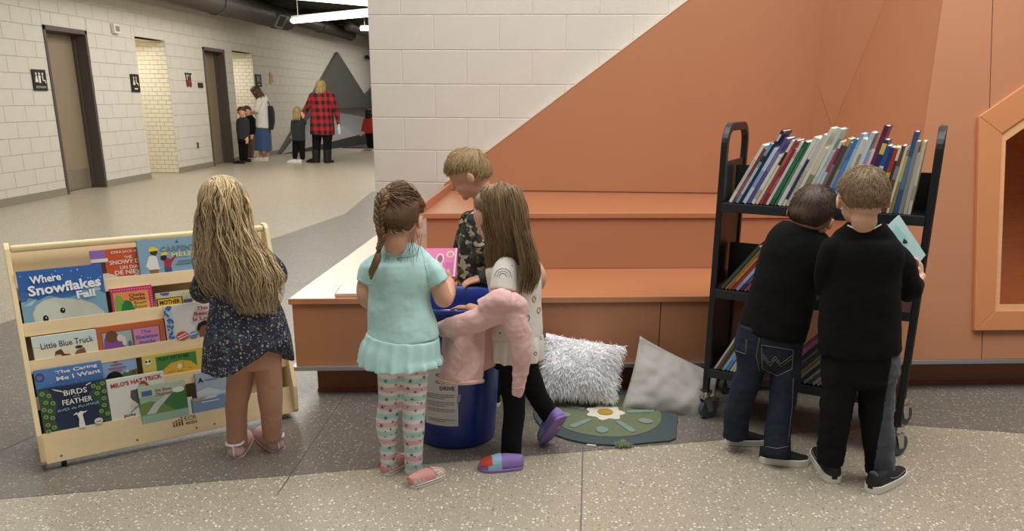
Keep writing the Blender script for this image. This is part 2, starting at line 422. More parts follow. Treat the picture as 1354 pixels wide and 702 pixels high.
# ------------------------------------------------------------------ signs and small things on the hall wall
def wall_sign(y0, y1, z0, z1, label, words, icon):
    t = thing('restroom_sign', label, 'sign', (XW+.004, (y0+y1)/2, z0))
    mb = MB(); mb.box(XW+.004, XW+.02, y0, y1, z0, z1); mb.build('sign_plate', MBLACK, t, bevel=.003)
    xf = XW+.0212; wd, ht = y1-y0, z1-z0
    if icon:
        mb = MB()
        for k, (cy_, sk) in enumerate(icon):
            c = y0+wd*cy_
            mb.flat([(xf, c+.016*cos(q*pi/6), z0+ht*.80+.016*sin(q*pi/6)) for q in range(12)])
            if sk == 'w': mb.flat([(xf, c-.01, z0+ht*.72), (xf, c+.01, z0+ht*.72), (xf, c+.034, z0+ht*.40), (xf, c-.034, z0+ht*.40)])
            elif sk == 'm': mb.flat([(xf, c-.024, z0+ht*.72), (xf, c+.024, z0+ht*.72), (xf, c+.016, z0+ht*.36), (xf, c-.016, z0+ht*.36)])
            else:
                mb.flat([(xf, c-.012, z0+ht*.72), (xf, c+.008, z0+ht*.72), (xf, c+.008, z0+ht*.5), (xf, c-.012, z0+ht*.5)])
                mb.flat([(xf, c-.01, z0+ht*.53), (xf, c+.05, z0+ht*.5), (xf, c+.06, z0+ht*.36), (xf, c+.045, z0+ht*.36), (xf, c+.035, z0+ht*.46), (xf, c-.01, z0+ht*.47)])
        mb.build('pictogram', MWHITE, t, fix=False)
    if words == '':
        mb = MB(); mb.flat([(xf, y0+wd*.3, z0+ht*.15), (xf, y0+wd*.7, z0+ht*.15), (xf, y0+wd*.7, z0+ht*.22), (xf, y0+wd*.3, z0+ht*.22)]); mb.build('lettering', MWHITE, t, fix=False)
    if words: text(words, 'lettering', MWHITE, t, (xf, (y0+y1)/2, z0+ht*.17), (0, 1, 0), (0, 0, 1), h=.026, wd=wd*.7)
wall_sign(10.28, 10.56, 1.41, 1.68, 'black restroom sign with three white pictograms left of the near door', 'RESTROOM', ((.25, 'w'), (.48, 'm'), (.72, 'c')))
wall_sign(12.70, 12.95, 1.41, 1.69, 'black restroom sign beside the white tiled entry', '', ((.32, 'w'), (.62, 'c')))
wall_sign(15.10, 15.30, 1.51, 1.60, 'small black room plate beside the second door', None, None)
wall_sign(18.0, 18.35, 1.57, 1.84, 'black restroom sign beyond the far tiled entry', '', ((.35, 'm'), (.65, 'c')))
t = thing('paper_ornament', 'red and black paper ornament hung on the block wall', 'ornament', (XW+.01, 14.72, 1.52))
MRED = M('ornament_red', '#7d2420', .7, .2, 30)
mb = MB(); mb.box(XW+.004, XW+.02, 14.60, 14.86, 1.74, 1.765); mb.box(XW+.004, XW+.016, 14.63, 14.645, 1.6, 1.75); mb.box(XW+.004, XW+.016, 14.8, 14.815, 1.6, 1.75); mb.build('hanger_bar', MBLACK, t)
mb = MB(); mb.ell((XW+.012, 14.68, 1.58), (.008, .055, .065)); mb.ell((XW+.012, 14.79, 1.57), (.008, .05, .06)); mb.ell((XW+.012, 14.74, 1.67), (.008, .04, .05)); mb.build('paper_shape', MRED, t)
t = thing('paper_ornament', 'yellow paper ornament hung high beyond the far entry', 'ornament', (XW+.01, 18.95, 1.6))
mb = MB(); mb.ell((XW+.012, 18.95, 1.72), (.008, .07, .09)); mb.ell((XW+.012, 18.95, 1.85), (.008, .05, .07)); mb.ell((XW+.012, 19.06, 1.78), (.008, .05, .1)); mb.build('paper_shape', M('ornament_yellow', '#cda955', .7, .1, 30), t)
t = thing('wall_outlet', 'small wall outlet low on the block wall between doors', 'outlet', (XW+.004, 14.83, .39))
mb = MB(); mb.box(XW+.004, XW+.012, 14.79, 14.87, .39, .51); mb.build('outlet_plate', MALU, t, bevel=.002)
mb = MB(); mb.box(XW+.012, XW+.016, 14.81, 14.85, .405, .44); mb.box(XW+.012, XW+.016, 14.81, 14.85, .46, .495); mb.build('socket', MBLACK, t)
t = thing('fire_alarm_box', 'white box mounted high on the wall between door and tiled entry', 'alarm', (XW+.004, 12.4, 2.3))
mb = MB(); mb.box(XW+.004, XW+.06, 12.33, 12.5, 2.28, 2.42); mb.build('alarm_body', MWHITE, t, bevel=.008)
mb = MB(); mb.box(XW+.06, XW+.066, 12.36, 12.47, 2.31, 2.39); mb.build('alarm_face', MBASE, t)
t = thing('emergency_light', 'twin-headed emergency light on the far hall wall', 'light fixture', (XW+.004, 28.2, 2.6))
mb = MB(); mb.box(XW+.004, XW+.08, 28.0, 28.5, 2.6, 2.72); mb.build('fixture_body', MWHITE, t, bevel=.01)
for y_ in (28.0, 28.5):
    mb = MB(); mb.cyl((XW+.08, y_, 2.68), (XW+.2, y_, 2.68), .07); mb.build('lamp_head', MBLACK, t)

# ------------------------------------------------------------------ orange seating mountain
BD = V((1, .1117, 0)).normalized(); BN = V((-BD.y, BD.x, 0))      # along the bench front, and into the bench
def bl(u, back, z): p = V((-1.20, 3.30, 0))+BD*u+BN*back; return V((p.x, p.y, z))
Z1, Z2 = .475, .771
bench = thing('stepped_seating', 'orange laminate stepped bench against the block wall', 'bench', (0.2, 4.2, 0))
UR = 3.10
def yline(back, X): # Y of a line parallel to the bench front
    p = bl(0, back, 0); return p.y+(X-p.x)*BD.y/BD.x
XL = -1.215
def slab(name, X0, X1, b0, yb, z0, z1, mat, bevel=.003, overX=0):
    mb = MB(); poly = [(X0, yline(b0, X0), z0), (X1, yline(b0, X1), z0), (X1, yb if yb else 0, z0), (X0, yb if yb else 0, z0)]
    mb.prism(poly, (0, 0, z1-z0)); return mb.build(name, mat, bench, bevel=bevel)
slab('lower_tread', XL, 1.60, 0, 5.055, Z1-.028, Z1, MTREAD)
slab('upper_tread', -.715, 1.54, .60, 5.03, Z2-.028, Z2, MTREAD)
def riser(name, X0, X1, b, z0, z1, mat, th=.02):
    mb = MB(); p = [V((X0, yline(b, X0), z0)), V((X1, yline(b, X1), z0))]; n = BN*th
    mb.prism([p[0], p[1], p[1]+n, p[0]+n], (0, 0, z1-z0)); return mb.build(name, mat, bench, bevel=.0015)
riser('riser_panel', XL+.012, .46, .012, .155, Z1-.031, MORG)
riser('riser_panel', .464, 1.60, .012, .155, Z1-.031, MORG)
riser('upper_riser', -.70, 1.56, .612, Z1+.001, Z2-.031, MORG)
riser('metal_strip', XL-.004, 4.0, -.006, .135, .155, MALU, .03)
riser('toe_kick', -1.135, 4.0, .085, .0, .135, MKICK, .02)
riser('toe_kick_base', -1.137, 4.0, .079, .0, .016, MKICK, .01)
mb = MB(); mb.box(XL+.012, XL+.03, yline(.03, XL), 5.055, .155, Z1-.031); mb.build('end_panel', MORG, bench)
mb = MB(); mb.box(-1.135, -1.115, yline(.1, -1.13), 5.055, 0, .135); mb.build('toe_kick_return', MKICK, bench)
mb = MB(); mb.box(XL-.004, XL+.02, yline(.02, XL), 5.055, .135, .155); mb.build('metal_strip', MALU, bench)
mb = MB(); mb.box(-.70, -.685, yline(.63, -.7), 5.04, Z1, Z2-.03); mb.build('upper_end_panel', MORG, bench)
mb = MB(); mb.prism([(-.73, yline(.60, -.73), Z2-.028), (-.715, yline(.60, -.715), Z2-.028), (-.715, 5.0, Z2-.028), (-.73, 5.0, Z2-.028)], (0, 0, .072)); mb.build('edge_curb', MORG, bench, bevel=.002)
# back wall panel with the diagonal edge
mount = struct(MB().build('wall_back_orange', MORG))
mount.location = (0, 5.0, 0)
def diag(x): return 1.019+(x+.479)*.7424
mb = MB(); mb.prism([(-.76, 5.0, Z2-.03), (1.53, 5.0, Z2-.03), (1.53, 5.0, diag(1.53)), (-.76, 5.0, diag(-.76))], (0, .058, 0))
mb.build('wall_panel', MORG, mount, bevel=.001)
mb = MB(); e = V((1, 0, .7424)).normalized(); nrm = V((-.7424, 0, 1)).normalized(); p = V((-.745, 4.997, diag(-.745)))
mb.obox(p, e*2.83, nrm*.006, V((0, .06, 0))); mb.build('edge_trim', M('lit_edge_cream', '#e8d3bb', .5, .03, 20), mount)  # cream of the panel's lit top edge put into the trim colour
mb = MB(); mb.box(-.71, 1.52, 4.994, 5.0, Z2, Z2+.006); mb.build('dark_joint_strip', MORD, mount)  # solid dark strip where the upper tread meets the wall panel
# leaning panel on the right and the cheek between
LP0 = V((1.98, 3.654, .16)); SLN = BN*sin(radians(15))+V((0, 0, 1))*cos(radians(15)); LN = BD.cross(SLN)
if LN.y > 0: LN = -LN
def lp(u, s, n=0): return LP0+BD*u+SLN*s+LN*n
def lpx(x, y, n=0): return onplane(x, y, LP0+LN*n, LN)
lean = struct(MB().build('wall_leaning_orange', MORG)); lean.location = (2.2, 3.7, 0)
bt, b1 = lpx(1247, 0), lpx(1222, 175); bdir = (bt-b1).normalized(); Bb = b1-bdir*((b1.z-.155)/bdir.z); Bt = b1+bdir*((3.0-b1.z)/bdir.z)
sC0, sC1 = lpx(1298, 475), lpx(1313, 0); cdir = (sC1-sC0).normalized(); Ct = sC0+cdir*((3.0-sC0.z)/cdir.z); Cb = sC0
# opening frame outline in pixels on the panel
fo = [lpx(1285, 437), lpx(1291, 155), lpx(1400, 80), lp(.95, 1.1), lp(.95, .1336)]
fi = [lpx(1312, 411), lpx(1321, 178), lpx(1403, 121), lp(.84, 1.05), lp(.84, .2264)]
def toLP(p): q = p-LP0; return (q.dot(BD), q.dot(SLN))
def panel(pts, name, mat, th=.02, parent=lean, off=0, bevel=.0012):
    mb = MB(); mb.prism([V(p)+LN*off for p in pts], -LN*th); return mb.build(name, mat, parent, bevel=bevel)
g = BD*.002
panel([Bb, Cb-g, lerp_ := Cb.lerp(Ct, 1)-g, Bt], 'leaning_panel', MORG)
# pieces around the opening, right of seam C
def cat(s): k = (s-toLP(Cb)[1])/(toLP(Ct)[1]-toLP(Cb)[1]); return Cb.lerp(Ct, k)+g
panel([cat(toLP(Cb)[1]), lp(1.6, toLP(Cb)[1]), lp(1.6, .18), cat(.18)], 'leaning_panel', MORG)
panel([cat(.18), fi[0]+BD*-.04+SLN*0, fi[1]+BD*-.04, fi[2]+SLN*.04, lp(.9, 1.4), lp(.9, 3), Ct+g], 'leaning_panel', MORG)
panel([lp(.88, .18), lp(1.6, .18), lp(1.6, 3), lp(.9, 3), lp(.88, 1.1)], 'leaning_panel', MORG)
hole = thing('reading_nook', 'wood-lined reading nook opening with an orange frame at right', 'nook', (2.3, 3.9, .3))
for i in range(5):
    j = (i+1) % 5
    mb = MB(); mb.prism([fo[i], fo[j], fi[j], fi[i]], LN*.022); mb.build('frame_board', M('orange_frame', '#c98557', .4, .05, 4), hole, bevel=.003)
MNOOK = M('nook_wood', '#c07a4c', .45, .22, 6, stretch=(1, 1, 14))
MNEDGE = M('nook_edge', '#e0a878', .5, .22, 10, stretch=(2, 2, 30))
for i in range(5):
    j = (i+1) % 5; ctr = lp(.45, .65); tin = [(q+(ctr-q)*.075) for q in (fi[i], fi[j])]
    mb = MB(); mb.prism([p_+LN*.012 for p_ in (fi[i], fi[j], tin[1], tin[0])], -LN*.04); mb.build('lining_edge', MNEDGE, hole)
    mb = MB(); mb.add([tin[0], tin[1], tin[1]-LN*.6, tin[0]-LN*.6], [(0, 1, 2, 3)]); mb.build('lining_board', MNOOK, hole)
mb = MB(); mb.flat([(q+(ctr-q)*.075)-LN*.6 for q in fi]); mb.build('back_board', MNOOK, hole)
# cheek wall between the back wall and the leaning panel: two facets folded along the line to the top
At, Ab = V((1.50, 5.0, 2.95)), V((1.505, 5.0, .76)); Am = atY(1080, 110, 5.0)
cheek = struct(MB().build('wall_cheek_orange', MORG)); cheek.location = (1.6, 4.5, 0)
Ps = lpx(1291, -290)
def chplane(a, b, c):
    n = (b-a).cross(c-a).normalized(); return n if n.dot(EYEV-a) > 0 else -n
nL, nR = chplane(Ab, At, Ps), chplane(Ab, Ps, Bb)
Vp = Ab.lerp(Ps, .115)
k_ = [(onplane(1103, 172, Ab, nL)-Ab).length/(Ps-Ab).length]; Vp = Ab.lerp(Ps, max(.03, min(.5, k_[0])))
def chpanel(pts, n, gap=.002):
    c = sum(pts, V((0, 0, 0)))/len(pts); q = [p+(c-p).normalized()*gap for p in pts]
    mb = MB(); mb.prism(q, -n*.012); mb.build('cheek_panel', MORG, cheek)
Atop = At+V((0, 0, 0)); Pt = V((Ps.x, Ps.y, Ps.z))
chpanel([At, Ps, Vp, Am], nL); chpanel([Am, Vp, Ab], nL); chpanel([Ps, Bb, Ab], nR)
mb = MB(); mb.flat([p-nL*.012 for p in (At, Ps, Ab)]); mb.flat([p-nR*.012 for p in (Ps, Bb, Ab)]); mb.build('cheek_backing', MORD, cheek, fix=False)
mb = MB(); mb.flat([lp(-.6, 0, -.03), lp(1.6, 0, -.03), lp(1.6, .19, -.03), lp(-.6, .19, -.03)]); mb.flat([lp(-.1, .1, -.03), lp(.09, .1, -.03), lp(.09, 3, -.03), lp(-.1, 3, -.03)]); mb.build('panel_backing', MORD, lean, fix=False)

# ================================================================== book display stand (left)
SO = V((-1.882, 2.508, 0)); SV = V((.8, .6, 0)); SM = V((-.6, .8, 0)); SW = .929
def S(x, y, z): return SO+SV*x+SM*y+V((0, 0, z))
SLOPE = (SM*.24+V((0, 0, .77))).normalized(); SNORM = SV.cross(SLOPE).normalized()
MBIRCH = M('birch_ply', '#d9c197', .45, .10, 5, .0002, 200, stretch=(1, 1, 9))
MBEDGE = M('birch_edge', '#e3cfa0', .5, .12, 12, stretch=(1, 1, 1))
def zy(z): return (z-.03)*.24/.77
st = thing('book_display_stand', 'birch plywood tiered book display stand full of picture books', 'book stand', S(SW/2, .15, 0))
prof = [(0, .03), (-.012, .045), (-.012, .15), (zy(.80)-.016, .80), (zy(.80), .815), (zy(.80)+.05, .815), (zy(.80)+.085, .03)]
for x in (-.018, SW):
    mb = MB(); mb.prism([S(x, y, z) for y, z in prof], SV*.018); mb.build('side_panel', MBEDGE, st, bevel=.003)
LIPS = [(.138, .108), (.27, .05), (.40, .05), (.533, .05), (.66, .05)]
for z, hgt in LIPS:
    mb = MB(); p = S(0, zy(z), z)-SLOPE*(hgt/ SLOPE.z if hgt > .1 else hgt); mb.obox(p, SV*SW, SLOPE*(hgt/SLOPE.z if hgt > .1 else hgt), -SNORM*.011)
    mb.build('ledge_lip', MBIRCH, st, bevel=.0015)
    zb = z-(.10 if hgt > .1 else .045); mb = MB(); mb.obox(S(0, zy(zb)+.011, zb), SV*SW, SM*.075, V((0, 0, .011))); mb.build('ledge_floor', MBIRCH, st)
mb = MB(); mb.obox(S(0, zy(.05)+.078, .045), SV*SW, SLOPE*.775, -SNORM*.008); mb.build('back_panel', MBIRCH, st)
mb = MB(); mb.obox(S(0, zy(.80)-.004, .783), SV*SW, SM*.03, V((0, 0, .026))); mb.build('top_rail', MBEDGE, st, bevel=.009, seg=3)
for (x, y) in ((.055, .03), (.055, .27), (SW-.055, .03), (SW-.055, .27)):
    mb = MB(); c = S(x, y, .022); mb.cyl(c-SV*.009, c+SV*.009, .022, 18); w_ = mb.build('caster_wheel', MBLACK, st)
    mb = MB(); mb.obox(S(x-.014, y-.012, .026), SV*.028, SM*.024, V((0, 0, .02))); mb.build('caster_fork', MBLACK, w_)
MSCREW = M('screw', '#4a3f30', .4, .1, 30, metal=.5)
for (x, z) in ((.05, .05), (.31, .05), (.53, .05), (.60, .05)):
    mb = MB(); c = S(x, zy(z), z); mb.cyl(c, c+SNORM*.0015, .0035, 8); mb.build('screw', MSCREW, st)
MLOGO = M('logo_brown', '#6b4a24', .6, .05, 30)
lc = S(.485, zy(.085), .085)+SNORM*.0012
for k, hgt in enumerate((.010, .014, .018, .024)):
    q = lc+SV*(-.040+k*.0105)-SLOPE*.016; mb = MB(); mb.flat([q, q+SV*.007, q+SV*.007+SLOPE*hgt, q+SLOPE*hgt])
    c = q+SV*.0035+SLOPE*(hgt+.006); mb.flat([c+SV*.0036*cos(a*pi/4)+SLOPE*.0036*sin(a*pi/4) for a in range(8)]); stuff(mb.build('logo_figure', MLOGO, st, fix=False))
text('ECR', 'logo_text', MLOGO, st, lc+SV*.029+SLOPE*.008, SV, SLOPE, h=.017, wd=.045)
text('4KIDS', 'logo_text', MLOGO, st, lc+SV*.029-SLOPE*.011, SV, SLOPE, h=.011, wd=.045, bold=.02)

MPAGE = M('book_pages', '#ece6d6', .7, .05, 120, stretch=(1, 1, 20))
def book(label, org, X, U, N, wd, ht, th, cover, art=(), group=None, name='picture_book', spine=None, back=None):
    """org = lower-left front corner; X width axis, U height axis, N outward normal of the front cover"""
    X, U, N, org = V(X).normalized(), V(U).normalized(), V(N).normalized(), V(org)
    t = thing(name, label, 'book', org+X*wd/2-N*th/2, group)
    c = min(.0022, th*.3); mb = MB()
    mb.obox(org-N*c, X*wd, U*ht, N*c); mb.obox(org-N*th, X*wd, U*ht, N*c, 1 if back else 0); mb.obox(org-N*th, X*c, U*ht, N*th, 2 if spine else 0)
    mats = [paint(cover), paint(back or cover), paint(spine or cover)]
    mb.build('cover', mats, t)
    mb = MB(); mb.obox(org+X*c*.5+U*.004-N*(th-c*.8), X*(wd-.004-c*.5), U*(ht-.008), N*(th-1.6*c)); mb.build('pages', MPAGE, t)
    lay = [0]; groups = {}
    def P(x, y): lay_ = .0004+.00018*lay[0]; return org+X*(x*wd)+U*(y*ht)+N*lay_
    pr = MB(); mlist = []
    for a in art:
        lay[0] += 1; k = a[0]
        if k == 't':
            _, s, cx, cy, hh, ww, colr = a[:7]; rot = a[7] if len(a) > 7 else 0; b_ = a[8] if len(a) > 8 else .015
            r = radians(rot); xd = X*cos(r)+U*sin(r); yd = U*cos(r)-X*sin(r)
            text(s, 'title_text', paint(colr), t, P(cx, cy), xd, yd, h=hh*ht, wd=ww*wd if ww else None, bold=b_)
            continue
        colr = a[-1]
        if colr not in mlist: mlist.append(colr)
        mi = mlist.index(colr)
        if k == 'r': pr.flat([P(a[1], a[2]), P(a[3], a[2]), P(a[3], a[4]), P(a[1], a[4])], mi)
        elif k == 'e': pr.flat([P(a[1]+a[3]*cos(q*pi/10), a[2]+a[4]*sin(q*pi/10)) for q in range(20)], mi)
        elif k == 'p': pr.flat([P(x, y) for x, y in a[1]], mi)
    if pr.v: stuff(pr.build('cover_print', [paint(c_) for c_ in mlist], t, fix=False))
    return t
rnd = random.Random(3)
def dots(n, x0, x1, y0, y1, r, colr, asp=1.0): return [('e', rnd.uniform(x0, x1), rnd.uniform(y0, y1), r, r*asp, colr) for _ in range(n)]
def disp(label, x0, x1, ztop, tier, cover, art, th=.012, layer=0, drop=.045, hidden=.2, spine=None, lean=0):
    zl = LIPS[tier][0]; zb = zl-drop
    th_ = radians(12); U_ = (SLOPE*cos(th_)+SNORM*sin(th_)).normalized(); Nn = SV.cross(U_).normalized()
    ht = (ztop-zb)/U_.z; n_off = .014+th+layer*.016
    o = S(x0, zy(zb), zb)-SNORM*(n_off-th)
    # art is given over the visible part: remap y
    fr = (ztop-zl)/(ztop-zb); k = 1-fr
    def ry(y): return k+y*fr
    A = []
    for a in art:
        if a[0] == 'r': A.append(('r', a[1], ry(a[2]) if a[2] > 0 else 0, a[3], ry(a[4]), a[5]))
        elif a[0] == 'e': A.append(('e', a[1], ry(a[2]), a[3], a[4]*fr, a[5]))
        elif a[0] == 'p': A.append(('p', [(x, ry(y)) for x, y in a[1]], a[2]))
        else: A.append(('t', a[1], a[2], ry(a[3]), a[4]*fr)+tuple(a[5:]))
    return book(label, o, SV, U_, Nn, x1-x0, ht, th, cover, A, 'picture books on the display stand', spine=spine)
disp('blue picture book with a white seal pup on the cover', .006, .286, .727, 3, '#3f6fb5',
     [('r', 0, .62, 1, 1, '#3566ad'), ('r', 0, 0, 1, .42, '#8fb3c4'), ('p', [(0, .3), (.1, .5), (.2, .42), (.33, .5), (.5, .4), (.66, .45), (.85, .68), (.9, .52), (1, .4), (1, 0), (0, 0)], '#7fa9bf'),
      ('p', [(.86, .5), (.91, .7), (.95, .5)], '#c4dbe2'), ('p', [(.70, .42), (.78, .5), (.9, .38)], '#b4d0da'), ('p', [(.02, .34), (.18, .46), (.12, .34)], '#b4d0da'),
      ('p', [(.12, 0), (.11, .18), (.16, .32), (.26, .42), (.38, .44), (.52, .40), (.68, .36), (.84, .24), (.95, .06), (.96, 0)], '#c9cdbd'), ('e', .30, .16, .17, .24, '#d3d6c8'),
      ('e', .25, .06, .033, .065, '#14110f'), ('e', .46, .18, .03, .055, '#14110f'), ('e', .255, .075, .008, .015, '#f2f2ea'), ('e', .465, .195, .008, .015, '#f2f2ea')]
     + dots(22, .03, .97, .55, .98, .006, '#dfe9f4', 1.5)
     + [('t', 'Where', .32, .83, .15, .36, '#f4f6fa', 3, .03), ('t', 'Snowflakes', .53, .645, .20, .86, '#f4f6fa', 3, .03), ('t', 'Fall', .76, .46, .15, .22, '#f4f6fa', 3, .03)])
disp('orange-red picture book with white lettering and a violet corner', .255, .432, .776, 4, '#c8552f',
     [('r', 0, .55, .3, 1, '#8e6fb4'), ('r', 0, .18, .28, .62, '#5a2f26'), ('r', 0, .60, .34, .72, '#e9dfd8'), ('p', [(0, 0), (0, .2), (.3, .22), (.5, .08), (.8, .06), (1, .25), (1, 0)], '#d8cabb'),
      ('t', 'EZRA JACK KE', .70, .88, .10, .56, '#f1e3d6', 0), ('t', 'THE', .74, .70, .09, .16, '#f1e3d6'), ('t', 'SNOWY D', .66, .55, .14, .6, '#f1e3d6'), ('t', 'UN DIA', .74, .36, .12, .36, '#f1e3d6'), ('t', 'DE NIEV', .70, .20, .14, .52, '#f1e3d6')], layer=1)
disp('pale blue picture book with two figures in yellow hard hats', .421, .661, .797, 4, '#86a9bf',
     [('p', [(.10, .25), (.16, .52), (.22, .56), (.28, .5), (.30, .18), (.34, .2), (.28, .12), (.15, .14)], '#e6e6df'), ('r', .15, 0, .28, .14, '#8f6c45'), ('e', .245, .64, .055, .095, '#4a2f22'), ('p', [(.16, .66), (.18, .76), (.24, .80), (.31, .74), (.32, .68)], '#e7cf45'),
      ('p', [(.38, .16), (.39, .40), (.44, .44), (.50, .40), (.58, .52), (.60, .5), (.50, .3), (.48, .16)], '#a8374a'), ('r', .38, 0, .49, .16, '#4c4f77'), ('e', .385, .46, .05, .08, '#3a2419'), ('p', [(.34, .52), (.36, .6), (.43, .63), (.47, .54)], '#e7cf45'),
      ('t', 'A', .62, .90, .08, None, '#2f4a63'), ('t', 'CARPENTE', .66, .70, .16, .62, '#6f8a8f', 0, .02), ('t', 'HELPE', .72, .52, .13, .42, '#d9d68a', 0, .03), ('r', .6, .30, .86, .33, '#5f7d92'), ('r', .56, .22, .86, .25, '#5f7d92')])
disp('small board book with a magenta dotted border and green tree', .301, .451, .627, 3, '#cf3a72',
     [('r', .06, 0, .90, .82, '#ef9a52'), ('r', .06, 0, .90, .35, '#f0b552'), ('p', [(.08, 0), (.07, .45), (.13, .72), (.22, .70), (.28, .5), (.36, .45), (.4, .15), (.4, 0)], '#7fae4a'), ('p', [(.2, 0), (.24, .3), (.34, .48), (.46, .40), (.52, .1), (.54, 0)], '#2f7a3c'),
      ('t', 'Chicka', .62, .66, .13, .38, '#5a1f33', 0, .02), ('t', 'Chicka', .62, .50, .13, .38, '#5a1f33', 0, .02), ('t', 'Boom', .68, .32, .12, .3, '#6f8a3f', 0, .02), ('t', 'Boom', .68, .16, .12, .3, '#6f8a3f', 0, .02)]
     + [('e', .04+.06*k, .91, .012, .018, '#f3cfdc') for k in range(16)] + [('e', .95, .06+.1*k, .012, .018, '#f3cfdc') for k in range(8)], th=.022)
disp('half-hidden nursery rhyme book with a yellow title box', .459, .611, .588, 3, '#cfc9a4',
     [('p', [(.1, 1), (.36, 1), (.32, .8), (.18, .8)], '#5a5c97'), ('e', .78, .5, .2, .4, '#b9c29a'), ('r', .02, 0, .66, .62, '#4a3a1c'), ('r', .05, 0, .63, .55, '#e6bb3c'), ('r', .68, .1, .9, .35, '#5b5186'),
      ('t', 'MOTHER', .34, .30, .32, .5, '#3a2413', 0, .03), ('t', 'GOOSE', .34, -.1, .3, .44, '#3a2413', 0, .03)])
disp('cream picture book with dark blue lettering and farm animals', .018, .231, .487, 2, '#e8e4c8',
     [('r', .0, .55, 1, 1, '#d5e0da'), ('t', 'Little Blue Truck', .53, .60, .26, .82, '#26375a', 1.5, .01), ('p', [(.30, 0), (.33, .28), (.42, .36), (.46, .16), (.56, .06), (.60, 0)], '#6a3a24'), ('p', [(.60, .0), (.66, .2), (.78, .28), (.80, .05), (.76, 0)], '#8f5230'), ('e', .70, .34, .06, .07, '#2c3d24'), ('e', .50, .2, .05, .09, '#e3ddc8'), ('e', .36, .05, .06, .09, '#cdbd9c')], th=.016)
disp('orange framed picture book with a pink title panel', .231, .473, .491, 2, '#c4663a',
     [('r', .07, 0, .93, .76, '#7d5a54'), ('r', .08, 0, .50, .73, '#9fb7b8'), ('p', [(.08, 0), (.10, .5), (.22, .6), (.36, .3), (.40, 0)], '#8a4f97'), ('e', .21, .55, .09, .26, '#6f4a33'), ('e', .33, .45, .05, .15, '#e0d2c4'), ('e', .38, .30, .03, .22, '#d5dad4'), ('e', .46, .1, .03, .2, '#57706f'), ('r', .53, 0, .91, .74, '#d98bb4'),
      ('t', 'The', .71, .58, .15, .16, '#5a63a8', 0, .03), ('t', 'Skeleton', .72, .36, .17, .34, '#5a63a8', 0, .03), ('t', 'Inside', .72, .13, .16, .24, '#5a63a8', 0, .03)], th=.018)
disp('white picture book with a boy on the cover and a blue patterned spine', .478, .698, .541, 2, '#dfdcd6',
     [('r', 0, 0, .14, 1, '#c7d3e6')] + dots(34, .01, .13, .05, .97, .02, '#4a72a8', 1.6)
     + [('p', [(.56, 0), (.56, .18), (.62, .36), (.72, .36), (.84, .22), (.93, .2), (.95, .05), (.86, 0)], '#8a5a3e'), ('p', [(.52, .22), (.55, .38), (.66, .46), (.74, .44), (.72, .34), (.60, .30), (.55, .14)], '#221a18'), ('e', .73, .16, .02, .03, '#2a1712'), ('e', .26, .10, .11, .13, '#c65348'), ('p', [(.17, .06), (.34, .16), (.34, .19), (.17, .09)], '#e8dcd4'), ('p', [(.19, .0), (.36, .09), (.36, .12), (.17, .02)], '#e8dcd4'), ('e', .45, .08, .08, .1, '#5f8bb8'), ('p', [(.38, .08), (.52, .12), (.52, .15), (.38, .11)], '#dfe4e6'),
        ('t', 'This', .66, .83, .11, .2, '#a33a34', 0, .04), ('t', 'Beach', .66, .68, .11, .32, '#a33a34', 0, .04), ('t', 'Is Loud!', .68, .53, .11, .42, '#a33a34', 0, .04)])
disp('blue picture book with white lettering behind the dark bird book', .006, .231, .371, 1, '#5682bb',
     [('e', .08, .72, .065, .16, '#2c3f77'), ('e', .08, .72, .05, .1, '#6f6a9d')] + dots(20, .05, .97, .1, .95, .006, '#b9cfe8', 2)
     + [('t', 'The Caring', .62, .84, .17, .62, '#f2f4f4', 3, .02), ('t', 'Me I Want', .64, .62, .16, .66, '#f2f4f4', 3, .02)])
disp('sky blue picture book with a black hill and small red title', .226, .353, .369, 1, '#8fb2d6',
     [('p', [(0, 0), (0, .3), (.2, .36), (.5, .3), (.62, .42), (1, .50), (1, 0)], '#55784a'), ('e', .34, .22, .24, .3, '#15130f'), ('e', .72, .46, .05, .06, '#d8d4c4'), ('e', .88, .40, .05, .06, '#8b3f37'), ('r', .36, .86, .5, .90, '#a04a4a'), ('r', .28, .76, .62, .80, '#a04a4a'), ('r', .2, .62, .7, .67, '#a85a60'), ('r', .3, .52, .58, .56, '#a85a60')], layer=1)
disp('yellow picture book with a green square and golden dome', .371, .62, .363, 1, '#d9c765',
     [('r', .20, 0, .81, .88, '#4f8a45'), ('p', [(.28, 0), (.30, .3), (.42, .52), (.58, .58), (.72, .48), (.82, .2), (.83, 0)], '#e7b93c'), ('e', .54, .33, .035, .12, '#f3ead6'), ('r', .60, .2, .605, .5, '#7a6a2a'), ('e', .085, .72, .05, .12, '#f1ecda'), ('e', .06, .74, .018, .05, '#16120e'), ('e', .11, .74, .018, .05, '#16120e'),
      ('t', 'PLAY WITH ME', .47, .76, .15, .46, '#1f4a2a', 0, .03), ('r', .36, .14, .46, .16, '#8a6a22'), ('r', .5, .12, .58, .14, '#8a6a22'), ('r', .66, .2, .72, .22, '#8a6a22')])
